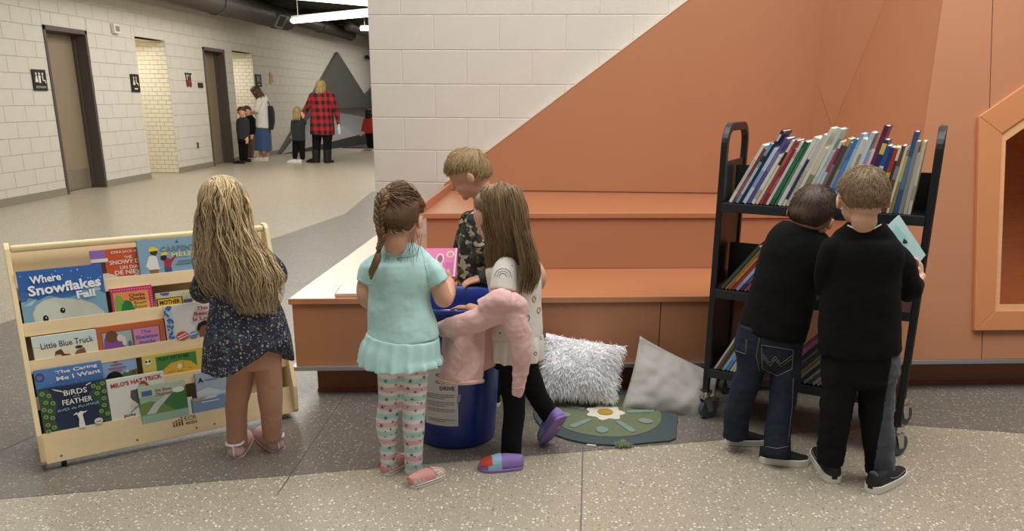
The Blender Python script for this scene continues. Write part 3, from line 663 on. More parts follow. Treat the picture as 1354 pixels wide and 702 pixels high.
disp('dark navy picture book with green peacock feathers and a white bird', .009, .235, .307, 0, '#22304c',
     [('p', [(0, 1), (.14, .98), (.24, .6), (.18, .3), (.22, .0), (0, 0)], '#38583f'), ('p', [(1, 1), (.86, .98), (.72, .72), (.86, .4), (.8, .1), (1, 0)], '#38583f'), ('p', [(.2, .98), (.34, .9), (.36, .86), (.24, .93)], '#e6e2d4'), ('p', [(.7, .93), (.78, .97), (.77, .99), (.69, .95)], '#e6e2d4')]
     + [q for (x, y) in ((.06, .9), (.15, .84), (.09, .7), (.19, .66), (.05, .55), (.13, .5), (.06, .38), (.15, .34), (.07, .2), (.15, .12), (.06, .05), (.94, .92), (.87, .84), (.80, .9), (.95, .74), (.84, .72), (.93, .58), (.92, .42), (.86, .3), (.95, .22)) for q in (('e', x, y, .034, .045, '#9fae5a'), ('e', x, y, .02, .027, '#3d6a58'))]
     + [('p', [(.50, 0), (.52, .22), (.50, .34), (.56, .39), (.62, .36), (.58, .3), (.60, .0)], '#ecebe2'), ('p', [(.44, .32), (.50, .38), (.51, .33)], '#ecebe2'), ('p', [(.60, .36), (.66, .38), (.62, .33)], '#ecebe2'), ('e', .80, .09, .065, .07, '#e2ded2'), ('r', .76, .07, .84, .09, '#5a5a66'),
        ('t', 'BiRDS', .53, .85, .12, .34, '#f1efe6', 0, .01), ('t', 'of a', .53, .75, .035, .1, '#c9c9c4', 0, 0), ('t', 'FEATHER', .54, .64, .12, .44, '#f1efe6', 0, .01), ('t', 'AVES de PLUMAJE', .54, .49, .075, .62, '#a9c7d4', 3, 0)], th=.012)
disp('white picture book with red lettering and a bear in a grey suit', .231, .439, .301, 0, '#e7e4dc',
     [('p', [(.38, .5), (.40, .66), (.55, .68), (.62, .6), (.62, .3), (.66, .02), (.52, 0), (.50, .3), (.46, .36), (.40, .44)], '#5c5a58'), ('p', [(.64, .62), (.72, .55), (.76, .3), (.76, 0), (.66, 0), (.66, .4)], '#8d3f2e'), ('p', [(.54, .7), (.56, .80), (.64, .86), (.70, .78), (.74, .66), (.64, .62)], '#a5483f'), ('e', .60, .72, .07, .05, '#cdb8a8'), ('p', [(.34, .14), (.52, .3), (.53, .28), (.35, .12)], '#8e8a84'), ('e', .42, .3, .06, .06, '#d9d2c4'),
      ('t', "MILO'S HAT TRICK", .52, .87, .11, .88, '#b23a34', 3, .03), ('t', 'JON', .32, .06, .08, .2, '#2a2622', 0, .03)], layer=0)
disp('small green picture book with rolling hills and a white speech bubble', .338, .511, .252, 0, '#9fbfa8',
     [('r', 0, .62, 1, 1, '#bccfb4'), ('p', [(.30, .0), (.4, .45), (.7, .62), (1, .78), (1, 0)], '#3f7d43'), ('p', [(0, 0), (0, .4), (.25, .45), (.5, .3), (.7, 0)], '#7a8f4a'), ('p', [(.1, 0), (.3, .35), (.55, .60), (.7, .62), (.4, .2), (.3, 0)], '#c9cfcb'), ('r', .06, .66, .28, .84, '#55639f'), ('e', .84, .70, .13, .10, '#eef0ea'),
      ('t', 'Go Slow', .52, .80, .10, .36, '#9a3a34', 0, .02), ('t', 'Thomas!', .52, .66, .10, .36, '#9a3a34', 0, .02)], layer=-.75, th=.008)
disp('pale cloudy blue picture book partly behind the girl', .552, .70, .268, 0, '#a9bccb', [('p', [(0, 0), (0, .4), (.3, .5), (.7, .3), (1, .5), (1, 0)], '#d5dbdf'), ('t', 'A', .14, .76, .16, None, '#1f2c44', 0, .04), ('r', .24, .72, .6, .76, '#6f7f92')], layer=.3)
disp('low white paperback peeking over the bottom ledge', .449, .53, .176, 0, '#dfe0dc', [('r', .2, .4, .7, .5, '#9a9fb0')], layer=-.7, th=.006)
disp('low blue and orange paperback at the bottom ledge beside the logo', .523, .66, .166, 0, '#7f9bbd', [('p', [(0, .6), (.2, 1), (.4, .9), (.2, .6)], '#d9a25a'), ('p', [(.3, .7), (.5, 1), (.8, 1), (.7, .7)], '#e2e6e8'), ('r', .3, .2, .8, .35, '#dfe6ee')], layer=-.7, th=.006)

# ================================================================== book cart (right)
CO = V((.624, 3.179, 0)); CU_ = V((.9049, -.4255, 0)).normalized(); CN = V((-CU_.y, CU_.x, 0)); CL, CD = .75, .40
def K(u, d, z): return CO+CU_*u+CN*d+V((0, 0, z))
MCART = M('cart_black', '#17181a', .42, .12, 40, .0003, 300)
MCART2 = M('cart_shelf_dark', '#1d2227', .45, .12, 30)
MCHROME = M('chrome', '#c4c4c0', .22, .08, 30, metal=1)
MRUB = M('caster_rubber', '#4b5358', .6, .1, 20)
ct = thing('book_cart', 'black steel three-shelf book cart on casters', 'book cart', K(CL/2, CD/2, 0))
for u in (0, CL):
    # looped end frame: flat bar bent to an inverted U
    pts = [(.03, .13)]; R = .075
    zt = 1.235
    for k in range(9): a = pi-k*pi/16; pts.append((.03+R+R*cos(a), zt-R+R*sin(a)))
    for k in range(9): a = pi/2-k*pi/16; pts.append((CD-.03-R+R*cos(a), zt-R+R*sin(a)))
    pts.append((CD-.03, .13))
    mb = MB(); s_ = 1 if u == 0 else -1
    vs = []; fs = []; n = len(pts)
    for i, (d, z) in enumerate(pts):
        p = V((d, z)); tdir = (V(pts[min(i+1, n-1)])-V(pts[max(i-1, 0)])).normalized(); nr = V((-tdir.y, tdir.x))
        for (a, b) in ((-.016, -.013), (.016, -.013), (.016, .013), (-.016, .013)):
            q = p+nr*a; vs.append(K(u+b, q.x, q.y))
    for i in range(n-1):
        for k in range(4): fs.append((i*4+k, i*4+(k+1) % 4, i*4+4+(k+1) % 4, i*4+4+k))
    fs += [(3, 2, 1, 0), tuple(range(n*4-4, n*4))]
    mb.add(vs, fs); mb.build('end_frame', MCART, ct, bevel=.004)
    mb = MB(); mb.obox(K(u-.005, .03, .17), CU_*.01, CN*(CD-.06), V((0, 0, .93))); mb.build('end_panel', MCART, ct)
    for d in (.03, CD-.03):
        far = d > .2
        mb = MB(); c = K(u, d, .13); mb.cyl(c, c-V((0, 0, .012)), .026, 18); mb.cyl(c-V((0, 0, .012)), c-V((0, 0, .03)), .019, 18)
        cs = mb.build('caster', MCHROME, ct)
        a = CN*cos(.6)+CU_*sin(.6); s = V((-a.y, a.x, 0)); off = a*.018
        mb = MB()
        for q in (-1, 1):
            mb.prism([c-V((0, 0, .03))+s*q*.017-a*.02, c-V((0, 0, .03))+s*q*.017+a*.02, c+off-V((0, 0, .095))+s*q*.017+a*.012, c+off-V((0, 0, .095))+s*q*.017-a*.012], s*q*.003)
        mb.obox(c-V((0, 0, .036))-s*.02-a*.02, a*.04, s*.04, V((0, 0, .006))); mb.build('caster_fork', MCHROME, cs)
        wc = c+off; wc.z = .044
        mb = MB(); mb.cyl(wc-s*.013, wc+s*.013, .044, 24); mb.build('caster_wheel', MRUB, cs, bevel=.004)
        mb = MB(); mb.cyl(wc-s*.018, wc+s*.018, .012, 12); mb.build('caster_axle', MCHROME, cs)
        if far and u > 0 or (not far and u == 0):
            mb = MB(); mb.obox(c-V((0, 0, .05))-s*.018+a*.02, a*.045, s*.036, V((0, 0, .006))); mb.build('brake_pedal', MCHROME, cs)
SZ = (.94, .585, .235)
for z in SZ:
    mb = MB(); mb.obox(K(.012, .004, z-.012), CU_*(CL-.024), CN*(CD-.008), V((0, 0, .012))); mb.obox(K(.012, .0, z-.034), CU_*(CL-.024), CN*.012, V((0, 0, .036))); mb.obox(K(.012, CD-.012, z-.034), CU_*(CL-.024), CN*.012, V((0, 0, .036)))
    mb.build('shelf', MCART2, ct, bevel=.002)
mb = MB(); mb.obox(K(.012, CD/2-.003, .94), CU_*(CL-.024), CN*.006, V((0, 0, .14))); mb.build('shelf_divider', MCART, ct)
mb = MB(); mb.obox(K(.012, CD/2-.003, .585), CU_*.22, CN*.006, V((0, 0, .17))); mb.build('shelf_divider', MCART, ct)

CNAMES = {}
def cart_book(u, z, lean, th, ht, dp, colr, label, group, band=None, d0=.015):
    """spine faces the near side; leans to the right by `lean` degrees"""
    a = radians(lean); up = V((0, 0, 1))*cos(a)+CU_*sin(a); ac = CU_*cos(a)-V((0, 0, 1))*sin(a)
    # lowest corner: right-bottom corner touches the shelf
    o = K(u, d0, z+.0025)+V((0, 0, 1))*(th*sin(a))
    t = thing('book', label, 'book', K(u, d0+dp/2, z), group)
    c = min(.0018, th*.28); mb = MB(); mats = [paint(colr, .4)]
    mb.obox(o, ac*c, up*ht, CN*dp); mb.obox(o+ac*(th-c), ac*c, up*ht, CN*dp); mb.obox(o, ac*th, up*ht, CN*c)
    mb.build('cover', mats, t, bevel=.0006, seg=1)
    mb = MB(); mb.obox(o+ac*c*.6+CN*.001+up*.003, ac*(th-1.2*c), up*(ht-.006), CN*(dp-.004)); mb.build('pages', MPAGE, t)
    if band:
        mb = MB(); ml = []
        for (y0, y1, cc) in band:
            if cc not in ml: ml.append(cc)
            q = o-CN*.0004+ac*th*.08; mb.flat([q+up*ht*y0, q+ac*th*.84+up*ht*y0, q+ac*th*.84+up*ht*y1, q+up*ht*y1], ml.index(cc))
        mb.build('spine_print', [paint(x, .4) for x in ml], t, fix=False)
    return t
ORD = ['first', 'second', 'third', 'fourth', 'fifth', 'sixth', 'seventh', 'eighth', 'ninth', 'tenth', 'eleventh', 'twelfth', 'thirteenth', 'fourteenth', 'fifteenth', 'sixteenth', 'seventeenth', 'eighteenth', 'nineteenth', 'twentieth'] + \
      ['twenty-'+x for x in ('first', 'second', 'third', 'fourth', 'fifth', 'sixth', 'seventh', 'eighth', 'ninth')] + ['thirtieth'] + ['thirty-'+x for x in ('first', 'second', 'third', 'fourth', 'fifth', 'sixth', 'seventh', 'eighth', 'ninth')] + ['fortieth'] + ['forty-'+x for x in ('first', 'second', 'third', 'fourth', 'fifth', 'sixth', 'seventh', 'eighth', 'ninth')] + ['fiftieth', 'fifty-first', 'fifty-second']
W_, BK = '#e2ded2', '#22212a'
TOP = [ # colour word, hex, thickness mm, height mm, bands
 ('white', '#dfdcd2', 12, 278, [(.2, .75, '#c9c6c0')]), ('dark red', '#8c3a35', 9, 262, [(.1, .5, '#a35a50')]), ('teal', '#6fa6ba', 11, 285, [(.15, .6, '#a9cdd6'), (.7, .8, '#27344a')]),
 ('navy', '#262b52', 10, 345, [(.86, .95, '#c7c4d6')]), ('white and blue', '#c5d2e0', 14, 262, [(.3, .6, '#8aa5cf')]), ('purple', '#5a549a', 12, 310, [(.5, .8, '#7a75b4')]),
 ('cream white', '#e4dfd0', 13, 232, [(.1, .3, '#b9b39f')]), ('white with a dark band', '#dcd8cd', 10, 300, [(.62, .82, '#26232a')]), ('brick red', '#a34638', 11, 300, [(.6, .85, '#c05a42')]),
 ('crimson', '#8d3046', 10, 262, [(.2, .5, '#b05a68')]), ('white', '#dedad0', 10, 292, [(.75, .85, '#bcae9c')]), ('dark green', '#2f5f47', 15, 292, [(.1, .9, '#386f52')]), ('green', '#3b7a58', 9, 290, [(.2, .7, '#4d8c68')]),
 ('white', '#e2dfd6', 14, 310, [(.3, .6, '#d0ccc0')]), ('white with navy stripe', '#d8d6d2', 11, 305, [(.1, .7, '#2d3560')]), ('pale grey', '#cfcbbd', 12, 322, [(.2, .5, '#bdb7a4')]), ('white', '#e6e3da', 11, 350, [(.5, .9, '#dcd8cc')]),
 ('cream', '#d9d3b4', 18, 262, [(.1, .55, '#8f8a6a')]), ('pale green', '#c4d6c8', 12, 345, [(.4, .8, '#d8e2d8')]), ('light blue', '#a9c2d8', 12, 250, [(.1, .7, '#c7d6e2')]), ('white and red', '#ddd3cb', 10, 290, [(.55, .9, '#b5493f')]),
 ('dark purple', '#44406c', 11, 275, [(.1, .7, '#7a78a0')]), ('gold', '#c9a04a', 13, 300, [(.08, .9, '#5e4a26')]), ('slate blue', '#70819c', 11, 285, [(.2, .6, '#8fa0b4')]), ('bright blue', '#3f78b8', 13, 298, [(.3, .7, '#5a8fca')]),
 ('sky blue', '#8fb7d4', 11, 320, [(.2, .8, '#a9c9e0')]), ('white', '#dedbd2', 12, 300, [(.3, .6, '#bfbab0')]), ('cream', '#ded6bd', 11, 295, [(.6, .8, '#a59c7c')]), ('pale blue', '#b9d0df', 15, 322, [(.4, .9, '#cadbe6')]),
 ('lavender', '#a59fc4', 12, 248, [(.2, .6, '#d9cfdc')]), ('white', '#dedad0', 11, 255, [(.2, .6, '#cfc8b8')]), ('maroon', '#5f2546', 15, 348, [(.1, .9, '#6b2c4f')]), ('navy with yellow', '#27395f', 16, 292, [(.80, .95, '#d9c95a')]),
 ('blue', '#31579a', 15, 268, [(.3, .7, '#d2dae8')]), ('navy', '#2b3f6b', 14, 262, None), ('red and lime', '#b9c24a', 13, 262, [(.62, .98, '#b8352f'), (.06, .5, '#a3ad3a')]),
 ('white', '#dcd9d0', 10, 262, [(.1, .8, '#3a3836')]), ('brown', '#6f4836', 13, 268, [(.5, .7, '#8a8890')]), ('cream', '#dbd5bf', 9, 262, None), ('olive', '#8a8a50', 10, 255, [(.5, .9, '#c4b84a')]),
 ('dark blue', '#39588a', 14, 322, [(.3, .7, '#5a78a6')]), ('grey', '#8d8d88', 14, 285, None), ('light grey', '#b5b4b0', 12, 240, None), ('beige', '#d3c6ab', 10, 285, [(.2, .4, '#a89a80')])]
tot = sum(b[2] for b in TOP)
u = .035; n = len(TOP); span = CL-.075
sc = 1.0
leans = [26-22*(i/(n-1))**1.6 for i in range(n)]
need = sum(b[2]/1000/cos(radians(l)) for b, l in zip(TOP, leans)); kth = (span-.02)/need
hts = .91
for i, (nm, hx, th, ht, band) in enumerate(TOP):
    t_ = th/1000*kth; l = leans[i]
    cart_book(u, SZ[0], l, t_-.0007, ht/1000*hts, .185, hx, '%s-spined picture book, %s from the left on the cart\'s top shelf' % (nm, ORD[i]), 'books on the top shelf of the cart', band)
    u += t_/cos(radians(l))
MID = [('dark green', '#3e4a36', 14, 230, None), ('gold and black', '#8a7a4a', 9, 250, None), ('orange', '#a5512f', 13, 215, [(.2, .8, '#c9743f')]), ('rust', '#8a3f2a', 11, 205, None), ('lavender', '#9a94bf', 14, 220, [(.2, .8, '#b5afd0')]), ('navy', '#27356b', 13, 215, [(.2, .5, '#4a5a94')]), ('brick', '#9a4a3a', 11, 200, None), ('blue', '#3b5fa5', 15, 215, [(.3, .7, '#5a7cba')])]
u = .03
for i, (nm, hx, th, ht, band) in enumerate(MID):
    cart_book(u, SZ[1], 36, th/1000, ht/1000, .18, hx, '%s book leaning on the cart\'s middle shelf, %s from the left' % (nm, ORD[i]), 'books on the middle shelf of the cart', band); u += th/1000/cos(radians(36))+.0006
for i, (nm, hx) in enumerate((('grey', '#77777a'), ('black', '#26262a'), ('white', '#bdbbb4'), ('dark blue', '#2b344f'), ('charcoal', '#3b3b40'), ('cream', '#b8b29c'))):
    cart_book(.40+i*.017, SZ[1], 20, .014, .20, .18, hx, '%s book on the middle shelf in the gap between the two boys' % nm, 'books on the middle shelf of the cart')
BOT = [('white', '#c9c7be', 9, 262, None), ('brown', '#6a4a3a', 12, 258, None), ('charcoal', '#4a4a48', 8, 255, None), ('pale blue', '#9fc0d6', 10, 268, None), ('sky blue', '#4f86c0', 17, 268, [(.2, .8, '#6f9fd0')]), ('white', '#d2d0c8', 9, 262, None), ('cream', '#d3cda4', 12, 258, [(.1, .9, '#bdb67a')]), ('yellow', '#c9b95a', 9, 240, None), ('dark grey', '#3c3b3c', 10, 220, None), ('pink', '#a5506e', 14, 170, None)]
u = .03
for i, (nm, hx, th, ht, band) in enumerate(BOT):
    cart_book(u, SZ[2], 27, th/1000, ht/1000, .18, hx, '%s book on the cart\'s bottom shelf, %s from the left' % (nm, ORD[i]), 'books on the bottom shelf of the cart', band); u += th/1000/cos(radians(27))+.0006
u = .27
for i, (nm, hx) in enumerate((('pink', '#a8659a'), ('charcoal', '#35353a'), ('slate', '#56606a'), ('dark brown', '#3f362f'), ('olive grey', '#6f6f5a'), ('tan', '#8f8468'), ('black', '#222226'), ('grey', '#86868a'), ('dark green', '#3f4a40'), ('pale grey', '#a3a39e'), ('khaki', '#8a8464'), ('silver grey', '#b5b4ae'), ('off-white', '#c9c6ba'), ('dull blue', '#5a6a7c'))):
    cart_book(u, SZ[2], 40, .0125, .245-.004*(i % 4), .18, hx, '%s book leaning on the cart\'s bottom shelf between the two boys' % nm, 'books on the bottom shelf of the cart', [(.15, .8, hx)]); u += .0125/cos(radians(40))+.0008
cart_book(.62, SZ[2], 6, .03, .15, .18, '#c9b53a', 'yellow and black book on the cart\'s bottom shelf by the right end', 'books on the bottom shelf of the cart', [(.3, .6, '#1d1d1d')])

# ================================================================== blue bin with books and a notice
BC = V((-.42, 2.965, 0)); MBIN = M('blue_plastic', '#1c3384', .32, .08, 5, .0004, 60, spec=.6)
bn = thing('blue_bin', 'tall round blue plastic bin between the two girls', 'bin', BC)
mb = MB(); Rb, Rt, Hb = .162, .195, .585
prof = [(0.02, .0), (Rb-.015, .0), (Rb-.003, .006), (Rb, .02)]+[(Rb+(Rt-Rb)*k/10, .02+(Hb-.05)*k/10) for k in range(1, 11)]+[(Rt+.012, Hb-.03), (Rt+.014, Hb-.004), (Rt+.006, Hb), (Rt-.008, Hb-.004), (Rt-.01, Hb-.05), (Rb-.008, .03), (.02, .02)]
mb.lathe(BC, prof, 48, cap=False); mb.build('bin_body', MBIN, bn, smooth=True)
# notice wrapped on the bin, facing the camera
def binP(ang, z, off=.0012): r = Rb+(Rt-Rb)*(z-.02)/(Hb-.05)+off; return BC+V((r*sin(ang), -r*cos(ang), z))
def ang_for(px_, z):
    best = None
    for k in range(-90, 91):
        a = radians(k); P = binP(a, z); q = P-EYEV; x_ = 677+FPX*q.dot(CR)/q.dot(CF)
        if best is None or abs(x_-px_) < best[0]: best = (abs(x_-px_), a)
    return best[1]
a0, a1 = ang_for(560, .25), ang_for(605.5, .25)
MPAP = M('notice_paper', '#d9d8d6', .6, .03, 40)
nz0, nz1 = .105, .355
mb = MB(); nsg = 10
vs = [binP(a0+(a1-a0)*i/nsg, z) for z in (nz0, nz1) for i in range(nsg+1)]; mb.add(vs, [(i, i+1, nsg+2+i, nsg+1+i) for i in range(nsg)])
ntc = thing('paper_notice', 'white printed notice taped to the blue bin', 'notice', binP((a0+a1)/2, nz0), None); mb.build('sheet', MPAP, ntc, smooth=True, fix=False)
def nt(s, fr, z, hh, ww, colr, b=.03):
    a = a0+(a1-a0)*fr; o = binP(a, z, .0022); xd = V((cos(a), sin(a), 0)); yd = (binP(a, z+.1)-binP(a, z)).normalized()
    text(s, 'printed_text', paint(colr), ntc, o, xd, yd, h=hh, wd=ww, bold=b)
nt('C PJ', .62, .318, .016, .058, '#7a2f3a'); nt('G BO', .62, .292, .016, .058, '#7a2f3a'); nt('DRIVE', .72, .266, .016, .058, '#7a2f3a')
mb = MB()
for k, zz in enumerate((.236, .228, .220, .204, .196, .188, .174, .166, .13, .122)):
    for i in range(6):
        fa, fb = .12+.8*i/6, .12+.8*(i+1)/6-.01
        if k in (2, 5, 9) and i > 3: continue
        p = [binP(a0+(a1-a0)*fa, zz, .0022), binP(a0+(a1-a0)*fb, zz, .0022), binP(a0+(a1-a0)*fb, zz+.0035, .0022), binP(a0+(a1-a0)*fa, zz+.0035, .0022)]
        mb.flat(p)
stuff(mb.build('small_print', paint('#8d8c90'), ntc, fix=False))
mb = MB()
for za, zb in ((.10, .13), (.2, .3)): 
    p = [binP(a1-.02, za, .0026), binP(a1+.06, za+.02, .0026), binP(a1+.06, zb, .0026), binP(a1-.02, zb-.01, .0026)]
tp = MB(); tp.flat([binP(a1-.03, .20, .0026), binP(a1+.05, .215, .0026), binP(a1+.06, .245, .0026), binP(a1-.02, .235, .0026)]); tp.build('tape', M('clear_tape', '#8f9ac0', .2, .05, 20), ntc, fix=False)
# books inside the bin
for i, (hx, nm, dx, dy, rz, z_) in enumerate((('#c9c2b8', 'pale grey', -.015, -.02, .3, .50), ('#8a6a72', 'mauve', .0, .03, -.2, .475), ('#e0d9cc', 'cream', -.05, .06, .1, .45))):
    c = BC+V((dx, dy, z_)); X_ = V((cos(rz), sin(rz), 0)); U_ = V((-sin(rz), cos(rz), .12)).normalized(); N_ = X_.cross(U_)
    book('%s book lying in the blue bin' % nm, c-X_*.115-U_*.10, X_, U_, N_, .23, .20, .012, hx, [('r', .1, .1, .9, .5, '#55525e')], 'books in the blue bin')

# ================================================================== things on the bench and floor
c = atZ(452, 391, Z1+.012); X_ = BD; U_ = BN; 
book('white covered booklet with a dark picture lying on the bench end', V((c.x-.04, yline(.03, c.x-.04), Z1+.0135)), X_, U_, (0, 0, 1), .25, .21, .011, '#e9e4d6', [('p', [(.52, .28), (.60, .34), (.8, .38), (.82, .28), (.62, .2)], '#4a3d33'), ('r', 0, 0, 1, .04, '#c9b99a')])
# white shaggy cushion
def cushion(name, label, corners, thick, mat, nsub=26, seed=1, wr=.006, pinch=.75, edge_in=.05):
    """corners TL,TR,BR,BL in world; pillow of thickness thick"""
    TL, TR, BR, BL = [V(q) for q in corners]; nrm = (TR-TL).cross(BL-TL).normalized()
    if nrm.y > 0: nrm = -nrm
    t = thing(name, label, 'cushion', (BL+BR)/2); mb = MB(); N = nsub; g = {}
    rn = random.Random(seed); 
    for side in (1, -1):
        for i in range(N+1):
            for j in range(N+1):
                a, b = i/N, j/N; ed = (i in (0, N)) or (j in (0, N))
                if ed and side == -1: g[(side, i, j)] = g[(1, i, j)]; continue
                x, y = 2*a-1, 2*b-1
                pull = edge_in; xa = x*(1-pull*(1-y*y)*abs(x)); ya = y*(1-pull*(1-x*x)*abs(y))
                A, B = (xa+1)/2, (ya+1)/2
                p = TL*(1-A)*(1-B)+TR*A*(1-B)+BR*A*B+BL*(1-A)*B
                bul = ((1-x**2)*(1-y**2))**pinch*thick/2 if not ed else 0
                nz = noise.noise(p*9+V((seed*7, 0, 0)))*wr*3+noise.noise(p*24)*wr
                p = p+nrm*side*(bul+(nz*min(1, bul/(thick*.12)) if not ed else 0))
                g[(side, i, j)] = len(mb.v); mb.v.append(p)
        for i in range(N):
            for j in range(N): mb.f.append((g[(side, i, j)], g[(side, i+1, j)], g[(side, i+1, j+1)], g[(side, i, j+1)])); mb.m.append(0)
    o = mb.build('cushion_body', mat, t, smooth=True); return t, mb, nrm
def yz(x, y, Y): return atY(x, y, Y)
BY = lambda X: yline(-.01, X)
MFUR = M('white_fur', '#fbfafc', .8, .02, 60)
tl, tr = atY(722, 440, 3.375), atY(826, 458, 3.385); br = atZ(812, 531, .03); blc = atZ(712, 528, .03)
br = V((br.x, 3.30, .02)); blc = V((blc.x, 3.27, .02)); blc = atY(709, 524, 3.255); br = atY(814, 530, 3.27)
cu1, cmb, cn = cushion('shaggy_cushion', 'white shaggy fur cushion propped against the bench', (tl, tr, br, blc), .13, MFUR)
fur = MB(); rn = random.Random(5)
front = cmb.f[:26*26]
for f in front:
    P = [cmb.v[i] for i in f]; c = sum(P, V((0, 0, 0)))/4; nn = (P[1]-P[0]).cross(P[3]-P[0]).normalized()
    if nn.dot(cn) < 0: nn = -nn
    for _ in range(9):
        a, b = rn.random(), rn.random(); p = P[0]*(1-a)*(1-b)+P[1]*a*(1-b)+P[2]*a*b+P[3]*(1-a)*b
        d = (nn*.6+V((rn.gauss(0, .5), rn.gauss(0, .2), rn.gauss(-.55, .45)))).normalized(); L = rn.uniform(.018, .034)
        s = d.cross(V((rn.gauss(0, 1), rn.gauss(0, 1), rn.gauss(0, 1)))).normalized()*.0016
        m1 = p+d*L*.55+V((0, 0, -.002)); e = p+d*L+V((0, 0, -.008))
        k = len(fur.v); fur.v += [p-s, p+s, m1+s*.8, m1-s*.8, e]; fur.f += [(k, k+1, k+2, k+3), (k+3, k+2, k+4)]; fur.m += [0, 0]
fo_ = fur.build('fur_pile', MFUR, cu1, fix=False); stuff(fo_)
MGC = M('grey_cushion', '#b4afa8', .8, .06, 30, .0008, 120, sheen=.3)
tl, tr = atY(846, 444, 3.415), atY(950, 496, 3.435); br = atY(946, 558, 3.21); blc = atY(821, 541, 3.27)
cushion('grey_cushion', 'plain grey cushion slumped against the bench behind the cart wheel', (tl, tr, br, blc), .12, MGC, seed=4, wr=.0075, edge_in=.05, nsub=40)
# rug
RC = atZ(800, 550); rg = thing('round_rug', 'round teal and green rug with a white flower centre', 'rug', RC)
def rugshape(R, n=64, wob=0, seed=0, z=.006, c=RC): return [V((c.x+(R*(1+wob*sin(5*a+seed)+wob*.6*sin(9*a)))*cos(a), c.y+R*(1+wob*sin(5*a+seed))*sin(a), z)) for a in [2*pi*k/n for k in range(n)]]
MR1 = M('rug_teal', '#465354', .95, .25, 90, .003, 260); MR2 = M('rug_green', '#6c7557', .95, .3, 90, .003, 260); MR3 = M('rug_sage', '#7d908a', .95, .2, 90, .003, 260); MR4 = M('rug_white', '#dcd6c6', .95, .1, 90, .003, 260); MR5 = M('rug_gold', '#b08d3c', .95, .15, 90, .003, 260)
base_ = rugshape(.315, wob=.006, z=.002)
corner = atZ(893, 584); 
bp = []
for p in base_:
    a = atan2(p.y-RC.y, p.x-RC.x); ca = atan2(corner.y-RC.y, corner.x-RC.x); da = abs((a-ca+pi) % (2*pi)-pi)
    k = max(0, 1-da/.42)**1.6; R_ = (p-RC).length*(1-k)+(corner-RC).length*k; bp.append(V((RC.x+R_*cos(a), RC.y+R_*sin(a), .002)))
mb = MB(); mb.prism(bp, (0, 0, .008)); mb.build('rug_border', MR1, rg, bevel=.002)
mb = MB(); mb.prism(rugshape(.245, wob=.004, z=.006), (0, 0, .007)); mb.build('rug_field', MR2, rg, bevel=.002)
for k in range(10):
    a = 2*pi*k/10+.2; d = V((cos(a), sin(a), 0)); s = V((-d.y, d.x, 0))
    if k % 2:
        mb = MB(); c = RC+d*.185; mb.prism([V((0, 0, .012))+V((c.x, c.y, 0))+d*.032*cos(q*pi/8)+s*.026*sin(q*pi/8) for q in range(16)], (0, 0, .005)); mb.build('rug_petal', MR3, rg)
    else:
        mb = MB(); q = V((RC.x, RC.y, .012)); mb.prism([q+d*.10-s*.012, q+d*.215-s*.016, q+d*.225+s*.0, q+d*.215+s*.016, q+d*.10+s*.012], (0, 0, .004)); mb.build('rug_ray', MR3, rg)
mb = MB(); mb.prism([V((RC.x+(.078+.010*cos(7*a))*cos(a), RC.y+(.078+.010*cos(7*a))*sin(a), .013)) for a in [2*pi*k/56 for k in range(56)]], (0, 0, .005)); mb.build('rug_flower', MR4, rg)
mb = MB(); mb.prism([V((RC.x+.034*cos(a), RC.y+.034*sin(a), .017)) for a in [2*pi*k/20 for k in range(20)]], (0, 0, .005)); mb.build('rug_flower_centre', MR5, rg)
tc_ = atZ(824, 592); mb = MB(); rn = random.Random(9)
for k in range(60):
    a = rn.uniform(-2.7, -.4); L = rn.uniform(.03, .055); p0 = V((tc_.x+rn.uniform(-.012, .012), tc_.y+.028, .012)); e = p0+V((cos(a)*L, sin(a)*L*.9, -.008+rn.uniform(-.001, .008)))
    mb.tube([p0, p0.lerp(e, .5)+V((0, 0, .006)), e], [.002, .0022, .0018], 4)
mb.ell((tc_.x, tc_.y+.03, .012), (.014, .014, .01)); stuff(mb.build('rug_tassel', M('tassel_green', '#6c7a5a', .95, .2, 90), rg))
c = atZ(782, 589); mb = MB(); mb.prism([V((c.x-.02, c.y-.004, .001)), V((c.x+.016, c.y-.008, .001)), V((c.x+.022, c.y+.006, .001)), V((c.x-.014, c.y+.01, .001))], (0, 0, .003))
tag(center(mb.build('paper_scrap', MPAP)), 'tiny white paper scrap on the floor at the rug edge', 'paper')

# ================================================================== people: tools
def cr_sample(P, n):
    """Catmull-Rom through P, n samples"""
    P = [V(p) for p in P]; Q = [P[0]*2-P[1]]+P+[P[-1]*2-P[-2]]; out = []
    m = len(P)-1
    for i in range(n):
        t = i/(n-1)*m; k = min(int(t), m-1); t -= k; a, b, c, d = Q[k:k+4]
        out.append(((b*2)+(c-a)*t+(a*2-b*5+c*4-d)*t*t+(b*3-a-c*3+d)*t**3)*.5)
    return out
def strand(mb, pts, r0, r1, n=8, mi=0):
    S_ = cr_sample(pts, n); k = len(mb.v); prev = None
    for i, p in enumerate(S_):
        t = (S_[min(i+1, n-1)]-S_[max(i-1, 0)])
        if t.length < 1e-9: t = V((0, 0, -1))
        t.normalize(); a = prev if prev else t.orthogonal(); a = (a-t*a.dot(t)).normalized(); b = t.cross(a); prev = a
        r = r0+(r1-r0)*(i/(n-1))**1.5; r *= min(1, .45+i/(n-1)*4)
        for q in range(3): mb.v.append(p+a*cos(2.0944*q)*r+b*sin(2.0944*q)*r)
    for i in range(n-1):
        for q in range(3):
            a, b = k+i*3+q, k+i*3+(q+1) % 3; mb.f.append((a, b, b+3, a+3)); mb.m.append(mi)
